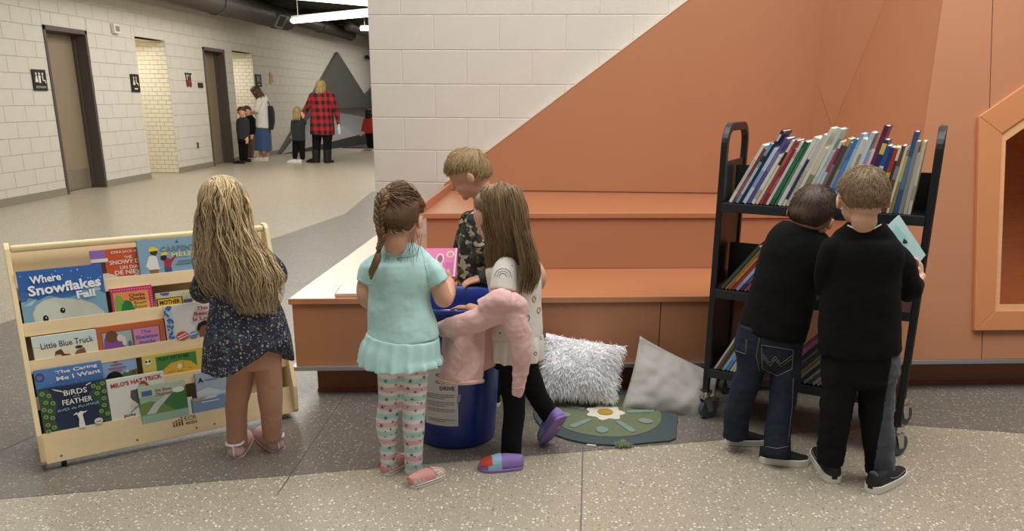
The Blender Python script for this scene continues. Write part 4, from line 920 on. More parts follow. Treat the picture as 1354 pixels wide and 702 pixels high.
def evaluate(ob, name, mats, parent, kind=None):
    dg = bpy.context.evaluated_depsgraph_get(); me = bpy.data.meshes.new_from_object(ob.evaluated_get(dg)); me.name = name
    old = ob.data; bpy.data.objects.remove(ob); bpy.data.meshes.remove(old)
    me.materials.clear()
    for m in (mats if isinstance(mats, (list, tuple)) else [mats]): me.materials.append(m)
    me.polygons.foreach_set('use_smooth', [True]*len(me.polygons))
    o = bpy.data.objects.new(name, me); COL.objects.link(o)
    if parent: o.parent = parent
    return o
_tex = {}
def cloud(scale):
    if scale not in _tex:
        t = bpy.data.textures.new('fold_%g' % scale, 'CLOUDS'); t.noise_scale = scale; t.noise_depth = 2; _tex[scale] = t
    return _tex[scale]
def finish(mb, name, mat, parent, voxel=.005, smooth=6, disp=None):
    base = parent_loc(parent)
    me = mb.mesh(name, mat, base, True, False); ob = bpy.data.objects.new(name, me); COL.objects.link(ob)
    r = ob.modifiers.new('r', 'REMESH'); r.mode = 'VOXEL'; r.voxel_size = voxel; r.use_smooth_shade = True
    if smooth:
        s = ob.modifiers.new('s', 'SMOOTH'); s.factor = .5; s.iterations = smooth
    for (sc, st) in (disp or []):
        d = ob.modifiers.new('d', 'DISPLACE'); d.texture = cloud(sc); d.strength = st; d.mid_level = .5; d.texture_coords = 'LOCAL'
    return evaluate(ob, name, mat, parent)
def limb(mb, pts, seg=14, cap2=True):
    """pts: list of (V, radius); rounded start, rounded or flat end"""
    P = [p for p, r in pts]; R = [r for p, r in pts]
    n = max(8, 5*len(P)); PP = cr_sample(P, n) if len(P) > 2 else [P[0].lerp(P[1], i/(n-1)) for i in range(n)]
    RR = []
    for i in range(n):
        t = i/(n-1)*(len(R)-1); k = min(int(t), len(R)-2); t -= k; t = t*t*(3-2*t); RR.append(R[k]*(1-t)+R[k+1]*t)
    mb.tube(PP, RR, seg)
    mb.ell(P[0], (R[0],)*3, seg, 8)
    if cap2: mb.ell(P[-1], (R[-1],)*3, seg, 8)
def hand(mb, w, d, nrm, size, curl=.5, thumb=1, spread=.12):
    """w wrist, d finger direction, nrm back-of-hand normal, thumb +1/-1 side"""
    d = d.normalized(); nrm = (nrm-d*nrm.dot(d)).normalized(); s = d.cross(nrm)*thumb
    c = w+d*size*.24
    mb.ell(c, (s*size*.21, d*size*.30, nrm*size*.10), 14, 10); mb.ell(w+d*size*.06, (s*size*.14, d*size*.16, nrm*size*.105), 12, 8)
    rf = size*.050
    for k, (off, ln) in enumerate(((.15, .40), (.05, .46), (-.05, .43), (-.14, .34))):
        b = w+d*size*.46+s*size*off*1.05; dd = (d+s*off*spread*5*.4).normalized(); p = [b-d*size*.1, b]; a = 0
        for j, fr in enumerate((.45, .32, .23)):
            a += curl*(.7 if j == 0 else 1.0); q = dd*cos(a)-nrm*sin(a); p.append(p[-1]+q*size*ln*fr)
        mb.tube(p, [rf*1.05, rf*1.05, rf, rf*.92, rf*.78], 8); mb.ell(p[-1], (rf*.8,)*3, 8, 6)
    b = w+d*size*.14+s*size*.15; p = [b-s*size*.08, b, b+(s*.75+d*.7-nrm*.2*curl).normalized()*size*.2, b+(s*.75+d*.7-nrm*.2).normalized()*size*.2+(d*.95+s*.15-nrm*curl*.5).normalized()*size*.17]
    mb.tube(p, [rf*1.3, rf*1.35, rf*1.15, rf*.9], 8); mb.ell(p[-1], (rf*.9,)*3, 8, 6)
MLIP = M('lips', '#b8766a', .5, .05, 40); MEYE = M('eye_white', '#e6e2dc', .2, 0); MIRIS = M('eye_iris', '#3a2c22', .2, 0)
def skin(name, c): return M(name, c, .55, .07, 25, .0003, 400, spec=.35)
MSKIN = skin('skin_fair', '#d9a88c'); MSKIN2 = skin('skin_light', '#d6a184')
def hair_mat(name, a, b, rough=.42):
    if name in _mats: return _mats[name]
    m, t = new_mat(name); g = t.add('ShaderNodeNewGeometry'); co = t.coord('Object', (1, 1, .15))
    nz = t.add('ShaderNodeTexNoise', i_Scale=90.0, i_Detail=3.0); t.link(co, nz.inputs['Vector'])
    f = t.math('ADD', t.math('MULTIPLY', g.outputs['Random Per Island'], .6), t.math('MULTIPLY', nz.outputs[0], .4))
    t.link(t.mix(srgb(a), srgb(b), f), t.bsdf.inputs['Base Color']); t.bsdf.inputs['Roughness'].default_value = rough
    t.bsdf.inputs['Specular IOR Level'].default_value = .35
    n2 = t.add('ShaderNodeTexNoise', i_Scale=320.0, i_Detail=2.0); t.link(t.coord('Object', (1, 1, .08)), n2.inputs['Vector']); t.bump(n2.outputs[0], .0015)
    _mats[name] = m; return m
class Head:
    def __init__(s, c, fwd, H, tilt=0, up=None):
        s.c = V(c); s.f = V(fwd).normalized(); u = V(up) if up else V((0, 0, 1)); r = s.f.cross(u).normalized(); u = r.cross(s.f)
        s.r = r*cos(tilt)+u*sin(tilt); s.u = u*cos(tilt)-r*sin(tilt); s.H = H
    def P(s, r, f, u): return s.c+(s.r*r+s.f*f+s.u*u)*s.H
    def body(s, mb):
        H = s.H; r, f, u = s.r*H, s.f*H, s.u*H; e = mb.ell
        e(s.P(0, -.04, .09), (r*.375, f*.44, u*.41), 22, 14); e(s.P(0, .10, -.17), (r*.30, f*.30, u*.30), 18, 12); e(s.P(0, -.16, -.10), (r*.31, f*.29, u*.27), 18, 12)
        for q in (-1, 1):
            e(s.P(.15*q, .24, -.17), (r*.13, f*.13, u*.13), 12, 8)
            e(s.P(.430*q, -.05, -.06), (r*.032-f*.03*q, f*.080+r*.035*q*0, u*.125), 14, 10); e(s.P(.38*q, .0, -.10), (r*.05, f*.05, u*.07), 10, 6)
            e(s.P(.13*q, .345, .02), (r*.085, f*.045, u*.035), 10, 6)
        e(s.P(0, .40, -.10), (r*.05, f*.065, u*.05), 12, 8); e(s.P(0, .37, -.03), (r*.03, f*.05, u*.09), 10, 8)
        e(s.P(0, .30, -.38), (r*.10, f*.08, u*.075), 12, 8); e(s.P(0, .355, -.245), (r*.085, f*.04, u*.03), 10, 6)
    def features(s, parent):
        H = s.H
        for q in (-1, 1):
            mb = MB(); mb.ell(s.P(.14*q, .325, -.025), (s.r*H*.048, s.f*H*.040, s.u*H*.020), 12, 8); e = mb.build('eye', MEYE, parent, smooth=True)
            mb = MB(); mb.ell(s.P(.14*q, .350, -.028), (s.r*H*.026, s.f*H*.018, s.u*H*.019), 10, 6); mb.build('iris', MIRIS, e, smooth=True)
        mb = MB(); mb.ell(s.P(0, .372, -.243), (s.r*H*.075, s.f*H*.034, s.u*H*.022), 12, 6); mb.build('lips', MLIP, parent, smooth=True)
    def shell(s, mask, mat, parent, thick=lambda r, f, u: .05, name='hair', nseg=64, nring=40):
        """hair cap on the cranium; mask(r,f,u) on the unit sphere; returns the cap's outer points"""
        H = s.H; mb = MB(); idx = {}
        def dirn(i, k): t = pi*i/nring; q = 2*pi*k/nseg; return (sin(t)*cos(q), sin(t)*sin(q), cos(t))
        def pt(d, th):
            k = 1+(.42*min(1, max(0, -d[2]))**1.5 if d[1] < .1 else 0)      # fuller towards the nape
            return s.P(0, -.04, .09)+(s.r*d[0]*(1+(k-1)*.35)*(.375+th)+s.f*d[1]*k*(.44+th)+s.u*d[2]*(.41+th))*H
        for lay in (0, 1):
            for i in range(nring+1):
                for k in range(nseg):
                    d = dirn(i, k); idx[(lay, i, k)] = len(mb.v); mb.v.append(pt(d, thick(*d)*mask_soft(mask(*d)) if lay else .005))
        cells = set()
        for i in range(nring):
            for k in range(nseg):
                ds = [dirn(a, b % nseg) for a in (i, i+1) for b in (k, k+1)]
                if all(mask(*d) > 0 for d in ds): cells.add((i, k))
        for (i, k) in cells:
            k1 = (k+1) % nseg
            for lay in (0, 1):
                q = [idx[(lay, i, k)], idx[(lay, i+1, k)], idx[(lay, i+1, k1)], idx[(lay, i, k1)]]
                mb.f.append(tuple(q)); mb.m.append(0)
            for (ni, nk, a, b) in ((i, (k-1) % nseg, (i, k), (i+1, k)), (i, k1, (i, k1), (i+1, k1)), (i-1, k, (i, k), (i, k1)), (i+1, k, (i+1, k), (i+1, k1))):
                if 0 <= ni < nring and (ni, nk) not in cells:
                    mb.f.append((idx[(0,)+a], idx[(0,)+b], idx[(1,)+b], idx[(1,)+a])); mb.m.append(0)
        s._dirs = [dirn(i, k) for (i, k) in cells]; s._pt = pt
        return mb
def mask_soft(v): return max(.10, min(1, v*2.2))
def boymask(nape=-.62, front=.30, side=-.18):
    def m(r, f, u):
        # lower limit of the hair as a function of direction around the head
        a = f/max(1e-6, hypot(r, f))
        if a > 0: lim = side+(front-side)*a**1.1
        else: lim = side+(nape-side)*min(1, (-a)*1.9)**.9
        return u-lim
    return m
def short_hair(h, parent, mat, mask, n=1100, ln=.03, thick=lambda r, f, u: .05, lift=.25, whorl=(0, -.5, .86), rad=.0011, comb=None, seed=1):
    mb = h.shell(mask, mat, parent, thick); rn = random.Random(seed); H = h.H; D = h._dirs
    for _ in range(n):
        d = V(rn.choice(D))+V((rn.gauss(0, .03), rn.gauss(0, .03), rn.gauss(0, .03))); d.normalize()
        if d.z < .999 and mask(*d) < .02: continue
        th = thick(*d)*mask_soft(mask(*d)); p = h._pt(d, th*.75); nrm = (h.r*d.x+h.f*d.y+h.u*d.z).normalized()
        wv = V(whorl); fl = d-wv*d.dot(wv); fl = (h.r*fl.x+h.f*fl.y+h.u*fl.z)
        if comb: fl = fl*.6+(h.r*comb[0]+h.f*comb[1]+h.u*comb[2])
        fl = fl-nrm*fl.dot(nrm)
        if fl.length < 1e-4: fl = nrm.orthogonal()
        fl.normalize(); side = nrm.cross(fl)*rn.gauss(0, .3); L = ln*rn.uniform(.6, 1.2)*(.4+.6*mask_soft(mask(*d)))
        q = (fl+side).normalized(); strand(mb, [p, p+q*L*.5+nrm*L*lift, p+q*L+nrm*L*lift*.9], rad, rad*.35, 4)
    return mb
class Person:
    def __init__(s, label, Y, px_, py_, group=None):
        b = atY(px_, py_, Y); s.Y = Y; s.t = thing('person', label, 'person', V((b.x, Y, 0)), group); s.vd = V((b.x, Y, 0)).normalized()
        s.side = V((s.vd.y, -s.vd.x, 0))
    def p(s, x, y, dy=0): return atY(x, y, s.Y+dy)
    def r(s, x, y, dy, rp): return rp*mpp(s.p(x, y, dy))
    def limb(s, mb, pts, seg=14, cap2=True): limb(mb, [(s.p(x, y, dy), s.r(x, y, dy, rp)) for x, y, dy, rp in pts], seg, cap2)
    def loft(s, mb, rings, seg=28, n=None, ruffle=None, exp=2.0, hem=None, horiz=False, rot=0):
        """rings: (x, y, dy, half width px, half depth m) resampled smoothly"""
        C = [s.p(q[0], q[1], q[2]) for q in rings]; W = [s.r(q[0], q[1], q[2], q[3]) for q in rings]; Dp = [q[4] for q in rings]
        n = n or max(10, 6*len(C)); CC = cr_sample(C, n) if len(C) > 2 else [C[0].lerp(C[1], i/(n-1)) for i in range(n)]
        WW = cr_sample([V((a, b, 0)) for a, b in zip(W, Dp)], n) if len(C) > 2 else [V((W[0], Dp[0], 0)).lerp(V((W[1], Dp[1], 0)), i/(n-1)) for i in range(n)]
        vs = []; fs = []
        for i in range(n):
            T = (CC[min(i+1, n-1)]-CC[max(i-1, 0)]).normalized()
            if horiz: a = s.side.copy(); b = s.vd.copy()
            else:
                a = s.vd.cross(T)
                a = a.normalized() if a.length > .1 else s.side.copy()
                if a.dot(s.side) < 0 and abs(a.dot(s.side)) > .3: a = -a
                b = T.cross(a).normalized()
                if b.dot(s.vd) < 0: b = -b
            if rot: a, b = a*cos(rot)+b*sin(rot), b*cos(rot)-a*sin(rot)
            for k in range(seg):
                q = 2*pi*k/seg; cx, sx = cos(q), sin(q)
                if exp != 2: cx = abs(cx)**(2/exp)*(1 if cx > 0 else -1); sx = abs(sx)**(2/exp)*(1 if sx > 0 else -1)
                m = 1+(ruffle(q, i/(n-1)) if ruffle else 0)
                p = CC[i]+a*cx*WW[i].x*m+b*sx*WW[i].y*m
                if hem: p = p+hem(q, i/(n-1))
                vs.append(p)
        for i in range(n-1):
            for k in range(seg): fs.append((i*seg+k, i*seg+(k+1) % seg, (i+1)*seg+(k+1) % seg, (i+1)*seg+k))
        fs.append(tuple(range(seg))[::-1]); fs.append(tuple(range((n-1)*seg, n*seg)))
        mb.add(vs, fs)
    def neck(s, mb, head, base, r): limb(mb, [(head.P(0, -.06, -.15), min(r, head.H*.215)), (head.P(0, -.10, -.40), min(r, head.H*.215)), (base, min(r, head.H*.215)*.9)])
def shoe(person, heel, toe, wd, ht, sole_h, mats, name='shoe', lift=0, style='sneaker', heel_z=0, label=None):
    """heel, toe: world points on the floor"""
    heel, toe = V(heel), V(toe); L = (toe-heel).length; d = (toe-heel).normalized(); s = V((d.y, -d.x, 0)).normalized(); u = s.cross(d).normalized()
    if u.z < 0: u = -u
    out = lambda x: wd/2*(.74+.26*sin(min(1, x*1.5)*pi/2))*(1 if x < .72 else sqrt(max(0, 1-((x-.72)/.28)**2))*.98+.02)*(sqrt(max(0, 1-((.10-x)/.10)**2)) if x < .10 else 1)
    xs = [0, .02, .05, .1, .18, .28, .38, .48, .58, .68, .78, .86, .92, .96, .985, 1.0]
    if style == 'slip': top = lambda x: (.62+.1*sin(x*3)) if x < .45 else .72-.40*((x-.45)/.55)**1.5
    elif style == 'low': top = lambda x: .95-.12*sin(x*6) if x < .35 else .9-.52*((x-.35)/.65)**1.1
    else: top = lambda x: 1.0-.1*sin(x*7) if x < .38 else .95-.55*((x-.38)/.62)**.9
    t = person.t
    mb = MB(); seg = 14; rows = []
    def col(x, z0, z1, infl=1.0, capx=False):
        hw = max(.002, out(x)*infl); r = []
        for k in range(seg+1):
            q = pi*k/seg; r.append(heel+d*(x*L)+s*(hw*cos(q)*(abs(cos(q))**-.25 if abs(cos(q)) > .05 else 1))+u*(z0+(z1-z0)*(sin(q)**.75)))
        return r
    for x in xs: rows.append(col(x, sole_h*.6, max(sole_h+.006, ht*top(x))*(1 if x < .985 else .8), .95))
    vs = [p for r in rows for p in r]; fs = []; n = seg+1
    for i in range(len(rows)-1):
        for k in range(n): fs.append((i*n+k, i*n+(k+1) % n, (i+1)*n+(k+1) % n, (i+1)*n+k))
    fs += [tuple(range(n)), tuple(range((len(rows)-1)*n, len(rows)*n))[::-1]]
    mb.add(vs, fs); sh = mb.build(name, mats[0], t, smooth=True)
    mb = MB(); lo = [heel+d*(x*L)+s*out(x)*1.04 for x in xs]+[heel+d*(x*L)-s*out(x)*1.04 for x in xs[::-1]]
    mb.prism([p+u*.0 for p in lo], u*sole_h); so = mb.build('sole', mats[1], sh, bevel=.003)
    if label: sh['label'] = label
    return sh, (heel, d, s, u, L, out)

# ------------------------------------------------------------------ cloth materials
def cloth(name, c, var=.06, bump=.0006, bs=260, rough=.85, sheen=.15): return M(name, c, rough, var, 18, bump, bs, sheen=sheen, spec=.25)
def mat_leggings():
    m, t = new_mat('striped_star_leggings'); co = t.coord('Object'); sp = t.add('ShaderNodeSeparateXYZ'); t.link(co, sp.inputs[0])
    nz = t.add('ShaderNodeTexNoise', i_Scale=14.0); t.link(co, nz.inputs['Vector'])
    ph = t.math('FRACT', t.math('MULTIPLY', t.math('ADD', sp.outputs[2], t.math('MULTIPLY', nz.outputs[0], .012)), 1/.068))
    W = srgb('#e9e6e4'); col = t.mix(W, srgb('#e3bcc2'), t.math('LESS_THAN', ph, .28))
    on = t.math('MULTIPLY', t.math('GREATER_THAN', ph, .5), t.math('LESS_THAN', ph, .78)); col = t.mix(col, srgb('#b5dcd6'), on)
    for sc, th, rt in ((50., .15, .5),):
        vo = t.add('ShaderNodeTexVoronoi', i_Scale=sc); t.link(co, vo.inputs['Vector']); s2 = t.add('ShaderNodeSeparateColor'); t.link(vo.outputs['Color'], s2.inputs[0])
        col = t.mix(col, srgb('#6b6260'), t.math('MULTIPLY', t.math('LESS_THAN', vo.outputs['Distance'], th), t.math('GREATER_THAN', s2.outputs[0], rt)))
    t.link(col, t.bsdf.inputs['Base Color']); t.bsdf.inputs['Roughness'].default_value = .8; return m
def mat_floral():
    m, t = new_mat('navy_floral'); co = t.coord('Object'); col = srgb('#2b2a3a')
    nz = t.add('ShaderNodeTexNoise', i_Scale=22.0, i_Detail=3.0); t.link(co, nz.inputs['Vector'])
    col = t.mix(col, srgb('#3a4252'), t.math('GREATER_THAN', nz.outputs[0], .55))
    for sc, lo, hi, c, rt, ch in ((62., 0, .30, '#4d6a72', .6, 1), (70., .16, .30, '#b9b7b5', .72, 0), (70., 0, .09, '#b9b7b5', .72, 0), (95., 0, .26, '#a98a78', .78, 2), (120., 0, .27, '#c9c8c6', .72, 0), (150., 0, .30, '#7d6b70', .7, 1)):
        vo = t.add('ShaderNodeTexVoronoi', i_Scale=sc); t.link(co, vo.inputs['Vector']); s2 = t.add('ShaderNodeSeparateColor'); t.link(vo.outputs['Color'], s2.inputs[0])
        on = t.math('MULTIPLY', t.math('MULTIPLY', t.math('LESS_THAN', vo.outputs['Distance'], hi), t.math('GREATER_THAN', vo.outputs['Distance'], lo-.001)), t.math('GREATER_THAN', s2.outputs[ch], rt))
        col = t.mix(col, srgb(c), on)
    t.link(col, t.bsdf.inputs['Base Color']); t.bsdf.inputs['Roughness'].default_value = .8; return m
def mat_camo():
    m, t = new_mat('camouflage'); col = srgb('#33322d')
    for k, (sc, th, c) in enumerate(((17., .52, '#23221f'), (20., .56, '#565943'), (23., .585, '#b3a88f'))):
        nz = t.add('ShaderNodeTexNoise', i_Scale=sc, i_Detail=1.5); mp = t.coord('Object', (1, 1, 1.7)); 
        ad = t.add('ShaderNodeVectorMath', operation='ADD'); t.link(mp, ad.inputs[0]); ad.inputs[1].default_value = (k*3.7, k*1.3, k*2.1); t.link(ad.outputs[0], nz.inputs['Vector'])
        col = t.mix(col, srgb(c), t.math('GREATER_THAN', nz.outputs[0], th))
    t.link(col, t.bsdf.inputs['Base Color']); t.bsdf.inputs['Roughness'].default_value = .9; return m
def mat_tee():
    m, t = new_mat('white_printed_jersey'); co = t.coord('Object'); col = srgb('#e4dfd6')
    for sc, lo, hi, c, rt, ch in ((20., .0, .17, '#d9c25a', .86, 0), (20., .0, .14, '#c2664a', .86, 1), (20., .10, .16, '#4a4a55', .8, 2), (27., .0, .12, '#6f8a5f', .84, 0), (16., .14, .19, '#b9b2b4', .7, 1)):
        vo = t.add('ShaderNodeTexVoronoi', i_Scale=sc); t.link(co, vo.inputs['Vector']); s2 = t.add('ShaderNodeSeparateColor'); t.link(vo.outputs['Color'], s2.inputs[0])
        on = t.math('MULTIPLY', t.math('MULTIPLY', t.math('LESS_THAN', vo.outputs['Distance'], hi), t.math('GREATER_THAN', vo.outputs['Distance'], lo-.001)), t.math('GREATER_THAN', s2.outputs[ch], rt))
        col = t.mix(col, srgb(c), on)
    t.link(col, t.bsdf.inputs['Base Color']); t.bsdf.inputs['Roughness'].default_value = .85; return m
def mat_plaid():
    m, t = new_mat('red_black_plaid'); co = t.coord('Object'); sp = t.add('ShaderNodeSeparateXYZ'); t.link(co, sp.inputs[0])
    h = t.math('LESS_THAN', t.math('FRACT', t.math('MULTIPLY', sp.outputs[2], 1/.15)), .5); v = t.math('LESS_THAN', t.math('FRACT', t.math('MULTIPLY', t.math('ADD', sp.outputs[0], sp.outputs[1]), 1/.15)), .5)
    col = t.mix(srgb('#a8242c'), srgb('#1c1517'), t.math('MULTIPLY', t.math('ADD', h, v), .5)); t.link(col, t.bsdf.inputs['Base Color']); t.bsdf.inputs['Roughness'].default_value = .85; return m
def mat_checker():
    m, t = new_mat('pink_checkerboard'); co = t.coord('Object'); ck = t.add('ShaderNodeTexChecker', i_Scale=85.0); t.link(co, ck.inputs[0]); ck.inputs[1].default_value = srgb('#d8cdc6'); ck.inputs[2].default_value = srgb('#c99a92'); t.link(ck.outputs[0], t.bsdf.inputs['Base Color']); t.bsdf.inputs['Roughness'].default_value = .7; return m
MMINT = cloth('mint_jersey', '#bce4e1'); MLEG = mat_leggings(); MFLOR = mat_floral(); MCAMO = mat_camo(); MTEE = mat_tee(); MPLAID = mat_plaid(); MCHK = mat_checker()
MDENIM = M('dark_denim', '#232a38', .85, .25, 60, .0008, 400, spec=.25); MBLKC = cloth('black_knit', '#0c0c0d', .1, .0006, 200, .95, 0); MBLKP = cloth('black_jogger', '#101012', .12, .0006, 200, .92, 0)
MGSIDE = cloth('grey_marl_side', '#4a4f59', .2); MPINK = cloth('pink_fleece', '#e3b9b4', .05, .0008, 300); MBRN = cloth('brown_leggings', '#bf8f75', .06); MBLKL = cloth('black_leggings', '#0e0e10', .1, .0005, 200, .9, 0)
MSOLEW = M('white_rubber', '#e2ded6', .5, .05, 30); MSOLED = M('dark_rubber', '#2a2a2c', .6, .05, 30)

def hit(o, x, y, off=.001):
    """point of object o seen at a picture point, lifted off the surface"""
    L_ = parent_loc(o); d = ray(x, y).normalized()
    ok, p, n, i = o.ray_cast(EYEV-L_, d)
    if not ok: return None
    n = n if n.dot(d) < 0 else -n
    return p+L_+n*off
def hitn(o, x, y):
    L_ = parent_loc(o); d = ray(x, y).normalized(); ok, p, n, i = o.ray_cast(EYEV-L_, d)
    return (p+L_, n if n.dot(d) < 0 else -n) if ok else None
def stitch(o, pts, name, mat, r=.001, closed=False, sub=5, off=.0008):
    pp = []; P = pts+[pts[0]] if closed else pts
    for a, b in zip(P[:-1], P[1:]):
        for k in range(sub):
            q = hit(o, a[0]+(b[0]-a[0])*k/sub, a[1]+(b[1]-a[1])*k/sub, off)
            if q: pp.append(q)
    if not closed:
        q = hit(o, P[-1][0], P[-1][1], off)
        if q: pp.append(q)
    if len(pp) > 2:
        mb = MB(); mb.tube(pp, r, 5, closed=closed); return mb.build(name, mat, o, smooth=True)

# ================================================================== girl in mint top
g = Person('girl in a mint peplum top and striped star leggings, dark blonde side braid', 2.60, 530, 600)
hd = Head(g.p(531, 290, .0), (.36, .86, -.36), .192, tilt=.06)
mb = MB(); hd.body(mb); g.neck(mb, hd, g.p(527, 350, .02), g.r(527, 340, 0, 17))
g.loft(mb, [(527, 345, 0, 16, .04), (529, 365, 0, 30, .055), (530, 420, 0, 34, .065), (532, 460, 0, 36, .07)])
g.limb(mb, [(490, 362, 0, 8), (483, 378, 0, 11.5), (485, 396, 0, 11), (500, 402, .09, 10), (520, 394, .19, 7)]); hand(mb, g.p(522, 392, .20), V((.5, .8, .2)), V((-.6, .3, .8)), .105, .4, 1)
g.limb(mb, [(570, 362, 0, 8), (580, 378, .0, 12), (586, 395, .01, 12), (592, 388, .07, 10.5), (595, 374, .15, 7)])
hand(mb, g.p(595, 372, .155), V((-.05, .75, .55)), V((.85, -.3, .3)), .10, .55, -1)
for xs_ in ((515, 512, 514), (550, 547, 547)): g.limb(mb, [(xs_[0], 470, 0, 12), (xs_[1], 545, 0, 10), (xs_[2], 615, .0, 7)])
bo = finish(mb, 'body', MSKIN, g.t, .0038, 5); hd.features(g.t)
mb = MB()
g.loft(mb, [(527, 321, .0, 18, .052), (528, 329, -.004, 28, .06), (529, 337, .0, 37, .062), (530, 347, 0, 44, .072), (530, 360, -.005, 46, .08), (528, 385, 0, 41, .085), (529, 410, .0, 42, .088), (532, 432, 0, 46, .095), (533, 447, 0, 48, .10)])
g.limb(mb, [(498, 347, 0, 12), (488, 358, 0, 14), (483, 373, 0, 14)], cap2=False); g.limb(mb, [(562, 347, 0, 12), (572, 359, .0, 15), (580, 374, .0, 15)], cap2=False)
sh = finish(mb, 'peplum_top', MMINT, g.t, .005, 7, [(.16, .008), (.07, .008), (.03, .002)])
MMS = cloth('mint_seam', '#9fd0cc')
stitch(sh, [(474, 369), (482, 374), (492, 376)], 'sleeve_hem', MMS, .0014); stitch(sh, [(566, 379), (577, 377), (587, 369)], 'sleeve_hem', MMS, .0014); stitch(sh, [(508, 336), (518, 339), (530, 340), (542, 339), (551, 336)], 'neck_seam', MMS, .0014)
stitch(sh, [(502, 345), (498, 358), (495, 372)], 'sleeve_seam', MMS, .0011); stitch(sh, [(560, 345), (564, 358), (567, 374)], 'sleeve_seam', MMS, .0011)
mb = MB(); g.loft(mb, [(533, 443, 0, 48, .10), (532, 455, 0, 50, .108), (530, 468, 0, 53, .118), (530, 480, 0, 55, .125)], seg=120, n=14, ruffle=lambda q, k: (.055*sin(q*17)+.02*sin(q*31+1))*k**.8)
finish(mb, 'peplum_frill', MMINT, sh, .0045, 3)
mb = MB()
g.loft(mb, [(532, 450, 0, 38, .085), (533, 475, 0, 37, .085), (532, 488, 0, 35, .075)])
g.limb(mb, [(515, 480, 0, 17), (516, 508, 0, 16.5), (515, 532, 0, 15), (511.5, 560, -.01, 14.5), (513, 590, 0, 11), (514, 614, .0, 10.5)], cap2=False); g.limb(mb, [(551, 480, 0, 17.5), (549, 510, 0, 16.5), (547.5, 535, 0, 15.5), (547, 562, -.01, 15), (547, 592, 0, 12.5), (546.5, 630, 0, 11.5)], cap2=False)
lg = finish(mb, 'leggings', MLEG, g.t, .005, 4, [(.05, .002)])
mb = MB(); rn = random.Random(17)
for leg in ((515, 17), (548.5, 17)):
    for k in range(27):
        y_ = 489+k*4.9; x_ = leg[0]+((-.72, .1, .78, -.3, .5)[k % 5])*leg[1]*.85+rn.uniform(-1.5, 1.5)-(1.5 if leg[0] < 530 and y_ > 545 else 0)
        q = hitn(lg, x_, y_)
        if not q: continue
        P_, n_ = q; a_ = n_.cross(V((0, 0, 1))).normalized(); b_ = a_.cross(n_); R_ = rn.choice((.0045, .006, .0085)); ph = rn.random()*6
        mb.flat([P_+n_*.0012+a_*(R_*(1 if i % 2 == 0 else .45))*cos(ph+i*pi/5)+b_*(R_*(1 if i % 2 == 0 else .45))*sin(ph+i*pi/5) for i in range(10)])
stuff(mb.build('star_prints', paint('#6b605e'), lg, fix=False))
MPS = M('pink_canvas', '#d69a94', .75, .06, 30)
for (hx, hy, tx, ty) in ((506, 629, 543, 607), (541, 645, 588, 627)):
    sh_, fr = shoe(g, atZ(hx, hy), atZ(tx, ty), .066, .068, .016, (MPS, MSOLEW), style='slip')
    heel, d_, s_, u_, L_, out_ = fr
    for q in (-1, 1):
        mb = MB(); x0, x1 = .03, .34
        if 1:
            mb.add([heel+d_*L_*x0+s_*q*out_(x0+.05)*1.0+u_*.018, heel+d_*L_*x1+s_*q*out_(x1)*1.0+u_*.018, heel+d_*L_*x1+s_*q*out_(x1)*.97+u_*.036, heel+d_*L_*x0+s_*q*out_(x0+.05)*.96+u_*.038], [(0, 1, 2, 3)])
        mb.build('side_check', MCHK, sh_, fix=False)
    mb = MB(); heel2 = heel+u_*.0015; xs_ = [.62, .7, .78, .86, .92, .96]
    vs = []; 
    for x in xs_:
        for k in range(9):
            q = pi*k/8; hw = out_(x)*.97; zt = max(.022, .068*(.72-.40*((x-.45)/.55)**1.5))+.001; c_ = cos(q); vs.append(heel2+d_*(x*L_)+s_*(hw*c_*(abs(c_)**-.25 if abs(c_) > .05 else 1))+u_*(.012+(zt-.012)*(sin(q)**.75)))
    mb.add(vs, [(i*9+k, i*9+k+1, i*9+10+k, i*9+9+k) for i in range(len(xs_)-1) for k in range(8)]); mb.build('toe_check', MCHK, sh_, smooth=True, fix=False)
    mb = MB(); lo = [heel+d_*(x*L_)+s_*out_(x)*1.05+u_*.011 for x in (0, .05, .1, .2, .3, .4, .5, .6, .7, .8, .9, .96, 1)]+[heel+d_*(x*L_)-s_*out_(x)*1.05+u_*.011 for x in (1, .96, .9, .8, .7, .6, .5, .4, .3, .2, .1, .05, 0)]
    mb.prism(lo, u_*.0022); mb.build('sole_stripe', MSOLED, sh_)
# hair: cap, combed strands and the braid
MH1 = hair_mat('hair_dark_blonde', '#4a3524', '#8a6a48')
fm = lambda r, f, u: (u-(.0+.35*max(0, f))) if f > -.18 else u+.93
mb = hd.shell(fm, MH1, g.t, lambda r, f, u: .075); rn = random.Random(2)
tie = g.p(513, 256, -.07)
for _ in range(900):
    d = V(rn.choice(hd._dirs)); p0 = hd._pt(d, .07)
    tgt = g.p(512+rn.gauss(0, 2.5), 262+rn.gauss(0, 5) if d.z > -.1 else 285+rn.gauss(0, 8), -.075)
    mid = (p0+tgt)/2; cc = hd.P(0, -.04, .09); o_ = (mid-cc).normalized(); mid = cc+o_*(((p0-cc).length+(tgt-cc).length)/2+.003)
    strand(mb, [p0, mid, tgt], .0016, .0009, 7)
for k in range(26):   # loose wisps
    a = rn.random(); p0 = g.p(500+60*a, 305+rn.uniform(0, 12), -.05); strand(mb, [p0, p0+V((rn.uniform(-.01, .01), -.01, -.04)), p0+V((rn.uniform(-.035, .025), -.012, -.075-rn.random()*.03))], .0008, .0003, 6)
ho = mb.build('hair', MH1, g.t, smooth=True, fix=False)
mb = MB(); path = cr_sample([g.p(518, 251, -.055), g.p(508, 262, -.078), g.p(502, 282, -.088), g.p(503, 302, -.092), g.p(505, 316, -.095), g.p(501, 329, -.10)], 30)
